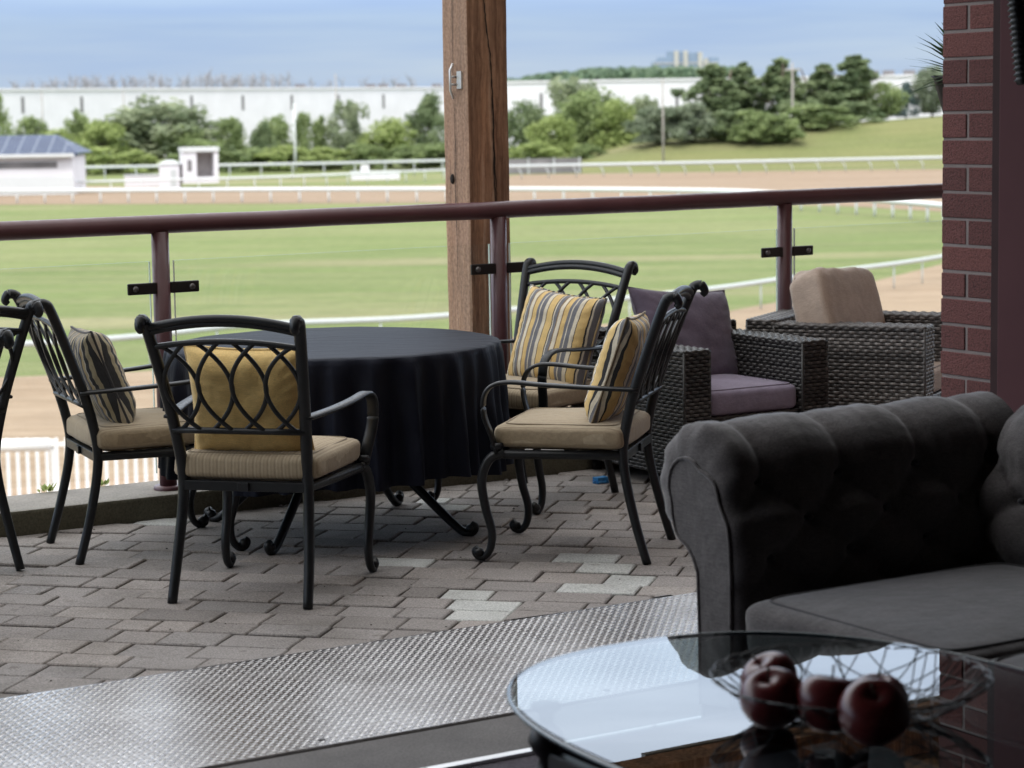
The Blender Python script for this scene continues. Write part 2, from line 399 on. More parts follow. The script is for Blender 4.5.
M_MORTAR = plain('mortar', (.26, .215, .20), .95, bmp=.6, bscale=140)
def mat_wicker(k=1.0):
    m, nt, b = newmat('synthetic_wicker'); v = coords(nt); t = tone_attr(nt)
    c = ramp(nt, t, [(0, (.035 * k, .032 * k, .031 * k)), (.35, (.085 * k, .077 * k, .073 * k)), (.7, (.17 * k, .155 * k, .145 * k)), (1, (.34 * k, .315 * k, .295 * k))])
    st = ramp(nt, noise_tex(nt, coords(nt, (30, 30, 420)), 1, 3), [(.3, (.55,) * 3), (.7, (1.35,) * 3)])
    nt.links.new(mix(nt, 1, c, st, 'MULTIPLY'), b.inputs['Base Color']); b.inputs['Roughness'].default_value = .42
    return m
M_WICKER = mat_wicker()
M_WCORE = plain('wicker_core', (.012, .011, .011), .9)
M_WHITE = plain('white_rail_plastic', (.60, .61, .60), .5, var=.04)
M_GREYRAIL = plain('grey_white_rail', (.48, .50, .49), .6, var=.06)
M_WALLW = plain('white_siding', (.68, .66, .68), .7, var=.05, scale=.3)
M_DARKGLASS = plain('dark_opening', (.16, .15, .15), .5, var=.3, scale=.4)
M_BARK = plain('bark', (.10, .075, .055), .9, var=.3, scale=2, bmp=.4, bscale=6)
def mat_grass():
    m, nt, b = newmat('lawn_grass'); g = nt.nodes.new('ShaderNodeNewGeometry')
    def co(s):
        mp = nt.nodes.new('ShaderNodeMapping'); mp.inputs['Scale'].default_value = s; nt.links.new(g.outputs['Position'], mp.inputs[0]); return mp.outputs[0]
    f1 = noise_tex(nt, co((.013, .075, .05)), 1, 6, .62); f2 = noise_tex(nt, co((.09, .42, .1)), 1, 5, .65); f3 = noise_tex(nt, co((1.6, 1.6, 1)), 1, 4, .7)
    c = ramp(nt, f1, [(.28, (.125, .165, .056)), (.42, (.182, .198, .092)), (.52, (.148, .184, .070)), (.62, (.218, .212, .115)), (.74, (.255, .235, .142))])
    c = mix(nt, .8, c, ramp(nt, f2, [(.3, (.80, .84, .78)), (.7, (1.15, 1.12, 1.12))]), 'MULTIPLY')
    c = mix(nt, .6, c, ramp(nt, f3, [(.3, (.74, .76, .72)), (.7, (1.2, 1.2, 1.15))]), 'MULTIPLY')
    nt.links.new(c, b.inputs['Base Color']); b.inputs['Roughness'].default_value = 1; b.inputs['Specular IOR Level'].default_value = .1
    bump(nt, b, f3, .5, .2); return m
M_GRASS = mat_grass()
def mat_dirt(k=1.0):
    m, nt, b = newmat('track_dirt'); g = nt.nodes.new('ShaderNodeNewGeometry')
    mp = nt.nodes.new('ShaderNodeMapping'); mp.inputs['Scale'].default_value = (.05, .9, 1); nt.links.new(g.outputs['Position'], mp.inputs[0])
    mp2 = nt.nodes.new('ShaderNodeMapping'); mp2.inputs['Scale'].default_value = (.5, .5, 1); nt.links.new(g.outputs['Position'], mp2.inputs[0])
    c = ramp(nt, noise_tex(nt, mp.outputs[0], 1, 5, .6), [(.3, (.215 * k, .155 * k, .105 * k)), (.5, (.255 * k, .19 * k, .132 * k)), (.7, (.30 * k, .228 * k, .163 * k))])
    c = mix(nt, .6, c, ramp(nt, noise_tex(nt, mp2.outputs[0], 2, 6, .7), [(.3, (.78,) * 3), (.7, (1.12,) * 3)]), 'MULTIPLY')
    nt.links.new(c, b.inputs['Base Color']); b.inputs['Roughness'].default_value = 1; b.inputs['Specular IOR Level'].default_value = .1
    return m
M_DIRT = mat_dirt()
M_APRON = mat_concrete('apron_concrete', (.33, .31, .28))
def mat_leaf(name, lo, hi):
    m, nt, b = newmat(name); t = tone_attr(nt)
    nt.links.new(ramp(nt, t, [(0, lo), (1, hi)]), b.inputs['Base Color']); b.inputs['Roughness'].default_value = .7
    b.inputs['Specular IOR Level'].default_value = .25
    out = nt.nodes['Material Output']; tl = nt.nodes.new('ShaderNodeBsdfTranslucent')
    nt.links.new(ramp(nt, t, [(0, lo), (1, hi)]), tl.inputs[0])
    ms = nt.nodes.new('ShaderNodeMixShader'); ms.inputs[0].default_value = .45
    nt.links.new(b.outputs[0], ms.inputs[1]); nt.links.new(tl.outputs[0], ms.inputs[2]); nt.links.new(ms.outputs[0], out.inputs['Surface'])
    return m
L_MID = mat_leaf('leaf_mid', (.16, .215, .085), (.36, .43, .19))
L_WIL = mat_leaf('leaf_willow', (.19, .235, .135), (.39, .43, .27))
L_LIG = mat_leaf('leaf_light', (.21, .27, .085), (.46, .53, .21))
L_DRK = mat_leaf('leaf_dark', (.125, .175, .085), (.28, .335, .17))
L_PAL = mat_leaf('leaf_pale', (.13, .17, .10), (.32, .36, .25))
L_BLU = mat_leaf('leaf_blue', (.10, .15, .14), (.22, .29, .28))
L_FAR = mat_leaf('leaf_far', (.10, .16, .10), (.19, .26, .16))
# ================================================================ SETTING: ground far below the terrace
def struct(o): o['kind'] = 'structure'; return o
GZ = -6.4
def sheet(name, pts, z, mat):
    mb = MB(); mb.add([(x, y, z) for x, y in pts], [tuple(range(len(pts)))]); o = mb.build(name, mat, weld=True)
    return struct(o)
sheet('ground', [(-3000, -200), (3000, -200), (3000, 6000), (-3000, 6000)], GZ, M_GRASS)
near_edge = [(-60, 69), (-40, 69.3), (-16.1, 71.1), (-11.9, 72.2), (-3, 77), (3.0, 85.3), (8.3, 89.8), (14, 99), (21.7, 115), (30, 134), (36, 160)]
sheet('dirt_track', [(-80, 30), (80, 30), (80, 120), (60, 185)] + near_edge[::-1] + [(-80, 69)], GZ + .02, mat_dirt(1.18))
far_near = [(-120, 222), (-48.7, 218.6), (-7.1, 206.1), (16.4, 196.2), (26.9, 185.7), (33, 172), (36, 160)]
far_far = [(64, 150), (76, 262), (54.5, 288.5), (24.5, 293), (1.5, 293), (-8.8, 254.5), (-44.6, 269.3), (-64.8, 291.2), (-130, 300)]
sheet('far_dirt_track', far_near + [(60, 185.2)] + far_far[1:], GZ + .02, M_DIRT)
sheet('apron_pavement', [(-80, 9), (80, 9), (80, 29.9), (-80, 29.9)], GZ + .03, M_APRON)

# grass berm on the far right
RIDGE = [(-30, -6.4), (2, -6.4), (6.8, -6.2), (13.4, -4.4), (19.3, -3.2), (31, -2.6), (36.9, -2.0), (51.5, -.7), (63.2, -.1), (86.5, 1.2), (150, 1.6), (260, 1.5)]
def ridge(x):
    for (x0, z0), (x1, z1) in zip(RIDGE, RIDGE[1:]):
        if x0 <= x <= x1: return z0 + (z1 - z0) * (x - x0) / (x1 - x0)
    return -6.4 if x < 0 else 1.5
def berm_z(x, y):
    k = min(1, max(0, (y - 297) / 38)); k = k * k * (3 - 2 * k)
    if y > 360: q = max(0, 1 - (y - 360) / 60); k *= q * q * (3 - 2 * q)
    return GZ + (ridge(x * 335 / max(y, 200)) - GZ) * k + .5 * k * (noise.noise(Vector((x * .06, y * .06, 0))))
mb = MB(); mb.grid(lambda u, v: (-5 + 225 * u, 297 + 125 * v, berm_z(-5 + 225 * u, 297 + 125 * v) + .03), 60, 36, flip=True)
m_ = M_GRASS.copy(); m_.name = 'dry_hill_grass'
for n__ in m_.node_tree.nodes:
    if n__.type == 'VALTORGB' and len(n__.color_ramp.elements) == 5:
        for e__, c__ in zip(n__.color_ramp.elements, ((.125, .145, .055), (.175, .175, .078), (.145, .16, .065), (.195, .185, .095), (.215, .195, .11))): e__.color = (*c__, 1)
struct(mb.build('grass_hill', m_))
# wooded rise beyond the warehouses
mb = MB(); mb.grid(lambda u, v: (-50 + 600 * u, 800 + 500 * v, GZ - 1 + 17 * math.sin(math.pi * min(1, u * 1.3 + .12)) * math.sin(math.pi * min(1, v + .25)) ** .8), 30, 16, flip=True)
struct(mb.build('hill', M_GRASS))

# ---------------------------------------------------------------- running rails
def run_rail(name, label, pts, height, r, post_sp, mat, lean=(0, 0), group=None, maxposts=100, post_r=.035):
    t = thing(name, label, 'track rail', (pts[0][0], pts[0][1], GZ), group=group)
    o0 = Vector((pts[0][0], pts[0][1], GZ)); line = bez([Vector((x, y, GZ + height)) for x, y in pts], 8)
    mb = MB(); mb.tube([p - o0 for p in line], r, 8); mb.build('rail', mat, t)
    d = 0; nxt = .5; k = 0; proto = None
    for p, q in zip(line, line[1:]):
        L = (q - p).length
        while nxt < d + L and k < maxposts:
            c = p.lerp(q, (nxt - d) / L) - o0
            if proto is None:
                pm = MB(); pm.tube([Vector((lean[0], lean[1], -height)), Vector((lean[0] * .9, lean[1] * .9, -height * .5)), Vector((0, 0, 0))], post_r, 6); proto = pm.build('post', mat, t, c)
            else:
                po = proto.copy(); COL.objects.link(po); po.location = c
            nxt += post_sp; k += 1
        d += L
    return t
run_rail('track_rail', 'long white rail curving along the inside of the near dirt stretch', [(-40, 66), (-15.9, 70.5), (-8.7, 76), (-2.4, 78.2), (7.3, 87.6), (13, 95.5), (19.7, 104.5), (29, 122)], 1.1, .10, 2.9, M_GREYRAIL)
run_rail('track_rail', 'bright white rail between the green infield and the far dirt stretch', [(-75, 227), (-49.6, 223.1), (-7.2, 207.9), (16.1, 192.6), (23.1, 178), (28.8, 160), (32, 140)], 1.2, .21, 3.0, M_WHITE, post_r=.10)
run_rail('track_rail', 'white rail on the far side of the dirt, below the white sheds', [(-85, 243), (-55.1, 247.7), (-28.1, 254.8), (-9.4, 273), (-2, 280)], 1.25, .14, 3.2, M_WHITE, post_r=.07)
run_rail('track_rail', 'greyish white rail with slanted posts along the foot of the grass hill', [(-6, 274), (6.2, 277.1), (30, 281), (53.9, 285.7), (110, 297)], 1.5, .22, 3.4, M_GREYRAIL, lean=(.55, 0), post_r=.07)
run_rail('track_rail', 'thin grey rail running behind the white rail below the tree belt', [(-56, 292), (-24, 292), (-3, 300)], 1.9, .2, 4.0, M_GREYRAIL, post_r=.08)

# near picket fence and outer rail, far below the kerb
M_FENCE = plain('fence_white', (.80, .80, .80), .5, var=.04)
t = thing('picket_fence', 'white picket fence on the sand below the kerb at the left', 'fence', (-14.0, 46.0, GZ))
mb = MB(); mb.box(0, 26, -.03, .03, 1.42, 1.50); mb.box(0, 26, -.03, .03, .25, .33); mb.build('fence_rail', M_FENCE, t)
mb = MB(); mb.box(-.035, .035, -.06, -.031, .06, 1.6); pk = mb.build('picket', M_FENCE, t, (0.1, 0, 0))
for k in range(1, 78):
    q = pk.copy(); COL.objects.link(q); q.location = (.1 + .2 * k, 0, 0)
mb = MB()
for k in range(78, 130): mb.box(.065 + .2 * k, .135 + .2 * k, -.06, -.031, .06, 1.6)
tag(mb.build('picket', M_FENCE, t), kind='stuff')
mb = MB(); mb.box(-.05, .05, -.05, .05, 0, 1.55); fp = mb.build('fence_post', M_FENCE, t, (2.0, .08, 0))
for k in range(1, 10):
    q = fp.copy(); COL.objects.link(q); q.location = (2.0 + 2.6 * k, .08, 0)
run_rail('track_rail', 'thick white rail end in front of the picket fence at the lower left', [(-22, 43.0), (-15, 43.3), (-8.95, 43.6)], 1.80, .13, 3.3, M_FENCE, lean=(.25, 0), post_r=.09)

# ---------------------------------------------------------------- far buildings
def facade_thing(name, label, cat, loc, rz=0, group=None): return thing(name, label, cat, loc, rz, group)
def place_line(x0, y0, x1, y1): return Vector((x0, y0, GZ)), math.atan2(y1 - y0, x1 - x0), math.hypot(x1 - x0, y1 - y0)
loc, rz, L = place_line(-130, 392, 3, 548)
wh = thing('warehouse', 'long low white warehouse with dark upright slits, left of the timber post', 'warehouse', loc, rz)
mb = MB(); mb.box(0, L, 0, 60, 0, 13.6); mb.build('wall', M_WALLW, wh)
mb = MB(); mb.box(-.3, L + .3, -.3, 60.3, 13.6, 14.0); mb.build('roof_edge', M_WALLW, wh)
mb = MB(); mb.box(-.35, .35, -.06, .2, 9.3, 12.4); sl = mb.build('slit_window', M_DARKGLASS, wh, (30, 0, 0))
for k in range(1, 12):
    q = sl.copy(); COL.objects.link(q); q.location = (30 + 14.2 * k, 0, 0)
mb = MB(); mb.box(-1.6, 1.6, -1.2, 1.2, 0, 1.0); ru = mb.build('roof_vent', M_DARKGLASS, wh, (42, 3, 14.0))
for x in (136, 158, 162, 168, 180):
    q = ru.copy(); COL.objects.link(q); q.location = (x, 4, 14.0); q.scale = (.6, .6, .8)
wr = thing('warehouse', 'long white warehouse behind the tree belt, right of the timber post', 'warehouse', (4.5, 440, GZ), R(-.2))
mb = MB(); mb.box(-10, 130, 0, 60, 0, 13.5); mb.build('wall', M_WALLW, wr)
mb = MB(); mb.box(-10.3, 130.3, -.3, 60.3, 13.5, 13.9); mb.build('roof_edge', M_WALLW, wr)
mb = MB(); mb.box(-.3, .3, -.06, .2, 8.5, 11.5); sl = mb.build('slit_window', M_DARKGLASS, wr, (2, 0, 0))
for k in range(1, 9):
    q = sl.copy(); COL.objects.link(q); q.location = (2 + 13 * k, 0, 0)
for x in (63, 66, 69, 73, 76):
    mb = MB(); mb.box(-1, 1, -1, 1, 0, .9); mb.build('roof_vent', M_DARKGLASS, wr, (x, 3, 13.9))

# distant tower block
tw = thing('office_tower', 'distant blue and cream office tower block above the treetops', 'building', (89, 1400, GZ + 6))
M_TWB = plain('far_blue_glass', (.20, .26, .36), .4, var=.1, scale=.2); M_TWC = plain('far_cream_panel', (.42, .40, .37), .8, var=.05, scale=.2)
mb = MB(); mb.box(0, 40, 0, 18, 0, 31); mb.box(3, 9, 0, 16, 31, 33.5); mb.box(9, 20, 0, 16, 31, 37); mb.box(20, 29, 0, 16, 31, 36); mb.box(34, 40, 0, 16, 31, 33); mb.build('wall', M_TWB, tw)
for x, h in ((13, 37.4), (18.6, 37.4), (27.5, 36.4), (31, 32.5)):
    mb = MB(); mb.box(x, x + 2.6, -1.2, 0, 0, h); mb.build('facade_panel', M_TWC, tw)
for k in range(6):
    mb = MB(); mb.box(.3, 39.7, -.55, -.02, 13.5 + 3.2 * k, 14.2 + 3.2 * k); mb.build('floor_band', M_TWC, tw)

# white stable with solar roof at left
M_SOLAR = None
m_, nt_, b_ = newmat('solar_panels'); v_ = coords(nt_)
br = nt_.nodes.new('ShaderNodeTexBrick'); br.offset = 0; nt_.links.new(v_, br.inputs['Vector'])
br.inputs['Scale'].default_value = 1; br.inputs['Brick Width'].default_value = 1.65; br.inputs['Row Height'].default_value = 1.0; br.inputs['Mortar Size'].default_value = .05
br.inputs['Color1'].default_value = (.028, .042, .085, 1); br.inputs['Color2'].default_value = (.036, .052, .10, 1); br.inputs['Mortar'].default_value = (.22, .25, .30, 1)
nt_.links.new(br.outputs[0], b_.inputs['Base Color']); b_.inputs['Roughness'].default_value = .5; b_.inputs['Specular IOR Level'].default_value = .2; M_SOLAR = m_
st = thing('stable_building', 'white building with blue solar panel roof at the left edge', 'building', (-74.2, 246, GZ), R(1.5))
mb = MB(); mb.box(0, 27.2, 0, 9, 0, 4.1); mb.build('wall', M_WALLW, st)
mb = MB(); mb.box(-.5, 27.6, -1.05, -.75, 4.05, 4.4); mb.build('gutter', M_WHITE, st)
mb = MB(); mb.add([(-1, -.9, 4.4), (27.9, -.9, 4.4), (24.9, 4.6, 6.4), (-1, 4.6, 6.4), (-1, -.9, 4.1), (27.9, -.9, 4.1), (24.9, 4.6, 6.1), (-1, 4.6, 6.1), (27.9, 10, 4.4), (-1, 10, 4.4)],
                  [(0, 1, 2, 3), (4, 7, 6, 5), (0, 4, 5, 1), (3, 2, 8, 9), (1, 8, 2)]); mb.build('roof', M_SOLAR, st)
mb = MB()
mb.box(.3, 25.6, -.06, .1, 2.85, 3.55); mb.build('window_band', M_DARKGLASS, st)
mb = MB(); mb.box(-.1, 27.3, -.1, -.02, 0, 1.9); mb.build('lower_siding', M_WHITE, st)
# shed and photo stand
sh = thing('shed', 'small white shed with pitched cap left of the open white stand', 'shed', (-39.9, 262, GZ), R(3))
mb = MB(); mb.box(-.1, 2.2, 0, 2, 0, 2.75); mb.build('wall', M_WALLW, sh)
mb = MB(); mb.add([(-.3, -.2, 2.75), (2.4, -.2, 2.75), (2.4, 2.2, 2.75), (-.3, 2.2, 2.75), (.6, 1, 3.2), (1.5, 1, 3.2)], [(0, 1, 5, 4), (1, 2, 5), (2, 3, 4, 5), (3, 0, 4)]); mb.build('roof', M_GREYRAIL, sh)
mb = MB(); mb.box(1.2, 1.85, -.04, .02, .2, 2.1); mb.build('door', M_GREYRAIL, sh)
stn = thing('viewing_stand', 'white boxy open-fronted stand beside the small white shed', 'stand', (-37.2, 262, GZ), R(14))
mb = MB(); mb.box(-.1, 1.5, -.1, 3, 1.2, 4.1); mb.box(3.5, 4.0, -.1, 3, 1.2, 4.1); mb.box(1.5, 3.5, 2.7, 3, 1.2, 4.1); mb.box(-.1, 4, -.1, 3, .5, 1.2)
mb.build('wall', M_WALLW, stn)
mb = MB(); mb.box(-.2, 4.1, -.3, 3.1, 4.1, 4.6); mb.build('roof', M_WHITE, stn)
mb = MB(); mb.box(.45, .95, -.14, -.05, 1.9, 3.2); mb.build('window', M_DARKGLASS, stn)
mb = MB(); mb.box(1.52, 3.48, 2.6, 2.69, 1.25, 4.05); mb.build('back_panel', plain('painted_shade_panel', (.42, .38, .36), .8), stn)  # shade inside the open stand is put into this panel's grey
# low white sheds and equipment by the far rail
for x0, x1, y, h, lab in ((-45.0, -39.5, 268, 1.3, 'low white barrier wall beside the solar roofed building'), (-19.5, -13.5, 283, .9, 'low white equipment trailer below the round tree')):
    e = thing('low_shed', lab, 'shed', (x0, y, GZ)); mb = MB(); mb.box(0, x1 - x0, 0, 1.5, 0, h); mb.build('wall', M_WALLW, e)
    mb = MB(); mb.box(-.1, x1 - x0 + .1, -.1, 1.6, h, h + .15); mb.build('roof_edge', M_GREYRAIL, e)
    if x0 > -30:
        mb = MB(); mb.box(1.2, 2.2, .3, 1.2, h + .15, h + .9); mb.build('cab', M_WALLW, e)
df = thing('board_fence', 'low dark board fence at the left foot of the grass hill', 'fence', (-4, 296, GZ))
mb = MB(); mb.box(0, 13.5, 0, .1, .1, 2.0); mb.build('fence_board', M_DARKGLASS, df)
for k in range(5):
    mb = MB(); mb.box(3.3 * k - .08, 3.3 * k + .08, -.08, 0, 0, 2.1); mb.build('post', M_GREYRAIL, df)
def pole(x, y, h, r, label, mat, arm=False):
    t = thing('utility_pole', label, 'pole', (x, y, GZ)); mb = MB(); mb.tube([(0, 0, 0), (0, 0, h * .5), (0, 0, h)], [r, r * .85, r * .65], 8); mb.build('pole', mat, t)
    if arm:
        mb = MB(); mb.box(-1.1, 1.1, -.08, .08, h - 1.1, h - .85); mb.build('cross_arm', mat, t)
M_POLE = plain('weathered_pole', (.34, .31, .28), .9)
pole(-30.7, 330, 9.8, .22, 'white pole standing in the light green shrubs left of the post', M_WHITE)
pole(-30.2, 405, 15.2, .16, 'thin grey pole against the white warehouse, near the tall narrow trees', M_POLE)
pole(21.0, 310, 12.2, .16, 'pale utility pole in front of the right warehouse, left of the conifers', M_POLE)
pole(41, 330, 14.4, .18, 'tall utility pole beside the leftmost dark conifer', M_POLE, True)
pole(-79, 390, 12.8, .14, 'thin grey pole against the left end of the white warehouse', M_POLE)
pole(-66, 395, 12.8, .14, 'thin grey pole behind the big willow, against the warehouse', M_POLE)

# ---------------------------------------------------------------- trees
def crown_mesh(seed, W, H, kind, n=2200, leaf=.42):
    rnd = random.Random(seed); mb = MB(); cl = []
    if kind == 'round':
        for k in range(60):
            th = rnd.uniform(0, 6.28); u = rnd.uniform(-1, 1); q = math.sqrt(max(0, 1 - u * u)) * rnd.uniform(.35, 1)
            cl.append((W * .80 * q * math.cos(th), W * .80 * q * math.sin(th), H * (.50 + .41 * u), W * rnd.uniform(.22, .36)))
    elif kind == 'willow':
        for k in range(80):
            th = rnd.uniform(0, 6.28); q = rnd.uniform(.05, 1); top = math.sqrt(max(0, 1 - q * q)); z = top * rnd.uniform(.15, .92)
            cl.append((W * .88 * q * math.cos(th), W * .88 * q * math.sin(th), H * (.06 + .86 * z), W * rnd.uniform(.14, .25)))
    elif kind == 'conifer':
        for k in range(90):
            h = rnd.random() ** .8; q = (1 - h) * rnd.uniform(.3, 1.05) + .04; th = rnd.uniform(0, 6.28)
            cl.append((W * q * math.cos(th), W * q * math.sin(th), H * (.04 + .93 * h), W * (.13 + .2 * (1 - h))))
    elif kind == 'pine':
        for k in range(80):
            h = rnd.random() ** .85; q = (1.03 - h) ** .95 * rnd.uniform(.1, 1.1) * (.85 + .3 * math.sin(h * 19 + seed)); th = rnd.uniform(0, 6.28)
            cl.append((W * q * math.cos(th), W * q * math.sin(th), H * (.04 + .92 * h), W * rnd.uniform(.13, .28) * (1.12 - h * .85)))
    elif kind == 'narrow':
        for k in range(48):
            h = rnd.random(); q = math.sin(math.pi * min(1, .15 + .82 * h)) ** .7 * rnd.uniform(.1, 1); th = rnd.uniform(0, 6.28)
            cl.append((W * .85 * q * math.cos(th), W * .85 * q * math.sin(th), H * (.06 + .88 * h), W * rnd.uniform(.28, .48) * (1.1 - .5 * h)))
    elif kind == 'loose':
        for k in range(46):
            h = rnd.random(); q = rnd.uniform(.1, 1) * (1.05 - .4 * h); th = rnd.uniform(0, 6.28)
            cl.append((W * q * math.cos(th), W * q * math.sin(th), H * (.15 + .80 * h), W * rnd.uniform(.15, .30)))
    else:  # shrub
        for k in range(56):
            th = rnd.uniform(0, 6.28); u = rnd.random(); q = math.sqrt(1 - u * u * .9) * rnd.uniform(.1, 1)
            cl.append((W * q * math.cos(th), W * q * math.sin(th), H * (.08 + .80 * u), W * rnd.uniform(.16, .30)))
    per = n // len(cl)
    for (x, y, z, r) in cl:
        tb = rnd.uniform(.05, .75)
        for k in range(per):
            d = Vector((rnd.gauss(0, 1), rnd.gauss(0, 1), rnd.gauss(0, 1))); d.normalize()
            p = Vector((x, y, z)) + d * r * (rnd.random() ** .45); p.z = max(.1, p.z)
            nrm = (d + Vector((rnd.gauss(0, .6), rnd.gauss(0, .6), rnd.gauss(.3, .6)))).normalized()
            s = leaf * rnd.uniform(.6, 1.3); a = nrm.orthogonal().normalized(); b = nrm.cross(a); q = rnd.uniform(0, 6.28)
            a, b = a * math.cos(q) + b * math.sin(q), b * math.cos(q) - a * math.sin(q)
            mb.add([p - a * s * .5, p + b * s * .32, p + a * s * .5, p - b * s * .32], [(0, 1, 2, 3)], min(1, max(0, tb + rnd.uniform(-.2, .25))))
    return mb
def trunk_mb(seed, H, r, kind):
    rnd = random.Random(seed); mb = MB()
    top = H * (.9 if kind in ('conifer', 'pine', 'narrow') else .55)
    mb.tube([(0, 0, 0), (rnd.uniform(-.1, .1), 0, top * .4), (rnd.uniform(-.2, .2), rnd.uniform(-.1, .1), top)], [r, r * .75, r * .25], 7)
    for k in range(7):
        h = H * rnd.uniform(.25, .6); th = rnd.uniform(0, 6.28); L = H * rnd.uniform(.15, .3)
        mb.tube([(0, 0, h), (math.cos(th) * L * .5, math.sin(th) * L * .5, h + L * .35), (math.cos(th) * L, math.sin(th) * L, h + L * .8)], [r * .4, r * .25, r * .1], 5)
    return mb
PROTO = {}
def tree(name, label, x, y, W, H, kind, mat, group, z=None, seed=0, cat='tree'):
    key = (kind, mat.name, seed % 3)
    z = GZ if z is None else z
    t = thing(name, label, cat, (x, y, z), random.uniform(0, 6.28), group)
    if key not in PROTO:
        cm = crown_mesh(hash(kind) % 97 + seed % 3 * 13 + 5 if False else (len(PROTO) * 31 + 11), 1.0 * .5, 1.0, kind, 5200, .055 if kind != 'shrub' else .07).build('crown', mat, t)
        tm = trunk_mb(len(PROTO) + 3, 1.0, .022, kind).build('trunk', M_BARK, t)
        PROTO[key] = (cm, tm)
    else:
        for s in PROTO[key]:
            q = s.copy(); COL.objects.link(q); q.parent = t
    for c in t.children: c.scale = (W, W, H)
    return t
def pxtree(name, label, px, ytop, wpx, Y, kind, mat, group, seed=0, base=None, cat='tree'):
    # measured heights and widths turned to metres at the tree's distance
    k = Y / 2278.0; hor = 112 - .0166 * (px - 512)
    x = (px - 512) * k; top = H_CAM + (hor - ytop + 4) * k
    b = berm_z(x, Y) if base == 'berm' else GZ
    return tree(name, label, x, Y, wpx * k * 1.42, top - b, kind, mat, group, b - .1, seed, cat)
BELT = 'trees in the belt before the white warehouse'
ROWS = [
 ('deciduous_tree', 'mid green tree rising at the left edge above the solar roof', 2, 98, 34, 352, 'narrow', L_MID),
 ('deciduous_tree', 'small rounded tree behind the solar roof ridge', 40, 120, 40, 356, 'round', L_MID),
 ('deciduous_tree', 'slim young tree just right of the solar roof', 84, 113, 30, 350, 'narrow', L_MID),
 ('deciduous_tree', 'bushy tree tucked in front of the big willow', 108, 122, 46, 346, 'round', L_LIG),
 ('willow_tree', 'large broad grey-green willow rising over the warehouse wall', 155, 90, 132, 358, 'willow', L_WIL),
 ('deciduous_tree', 'dark bush shaped tree at the right foot of the willow', 192, 128, 48, 352, 'round', L_MID),
 ('spruce_tree', 'small dark spruce right of the open white stand', 237, 148, 20, 335, 'conifer', L_DRK),
 ('deciduous_tree', 'green tree with two tops behind the small dark spruce', 238, 121, 36, 352, 'narrow', L_MID),
 ('deciduous_tree', 'dark slender tree left of the white pole', 268, 126, 26, 345, 'narrow', L_DRK),
 ('deciduous_tree', 'mid green leafy tree just left of the white pole', 282, 118, 34, 350, 'round', L_MID),
 ('deciduous_tree', 'slim tree just right of the white pole', 308, 116, 22, 350, 'narrow', L_MID),
 ('deciduous_tree', 'slim tree with a bare looking top, second right of the white pole', 327, 119, 24, 351, 'narrow', L_MID),
 ('deciduous_tree', 'tall loose tree between the slim trees and the round tree', 354, 104, 34, 350, 'loose', L_WIL),
 ('deciduous_tree', 'full round green tree left of the timber post', 395, 121, 58, 346, 'round', L_LIG),
 ('deciduous_tree', 'tall grey-green tree partly hidden by the timber post', 434, 98, 42, 350, 'narrow', L_DRK),
 ('deciduous_tree', 'dark full tree just right of the timber post', 528, 104, 52, 345, 'round', L_DRK),
 ('deciduous_tree', 'light leafed bushy tree low beside the dark full tree', 556, 118, 48, 335, 'round', L_LIG),
 ('deciduous_tree', 'tall thin crowned tree whose top stands over the right warehouse roof', 578, 80, 52, 368, 'loose', L_WIL),
 ('deciduous_tree', 'broad mid green tree left of the grass hill', 598, 92, 70, 350, 'round', L_MID),
 ('deciduous_tree', 'bushy tree at the left end of the grass hill', 620, 104, 54, 345, 'round', L_LIG),
 ('deciduous_tree', 'small thin tree by the pale utility pole', 650, 98, 30, 352, 'loose', L_WIL),
]
for i, (nm, lab, px, yt, wp, Y, kd, mt) in enumerate(ROWS): pxtree(nm, lab, px, yt, wp, Y, kd, mt, BELT, i)
# low scrub that fills the foot of the belt
for i, (px, yt, wp, mt, lab) in enumerate(((15, 135, 60, L_MID, 'low scrub behind the left end of the solar roof'), (62, 132, 60, L_LIG, 'low scrub behind the solar roof ridge'),
    (112, 146, 62, L_LIG, 'light green scrub behind the low white barrier'), (140, 152, 36, L_LIG, 'bright scrub left of the small white shed'), (212, 140, 52, L_MID, 'green scrub behind the open white stand'), (256, 150, 48, L_MID, 'green scrub right of the open white stand'),
    (290, 148, 56, L_LIG, 'bright green scrub at the foot of the white pole'), (330, 150, 56, L_LIG, 'bright green scrub under the slim trees'), (365, 146, 46, L_MID, 'scrub under the tall loose tree'),
    (425, 146, 60, L_MID, 'scrub right under the round green tree'), (470, 140, 70, L_MID, 'scrub behind the timber post'), (588, 146, 34, L_MID, 'dark scrub at the start of the grass hill'), (540, 144, 44, L_LIG, 'light scrub behind the dark board fence'))):
    pxtree('shrub', lab, px, yt, wp, 334 if px < 500 else 326, 'shrub', mt, 'scrub along the foot of the tree belt', i, cat='shrub')
HILL = 'trees and shrubs on the grass hill'
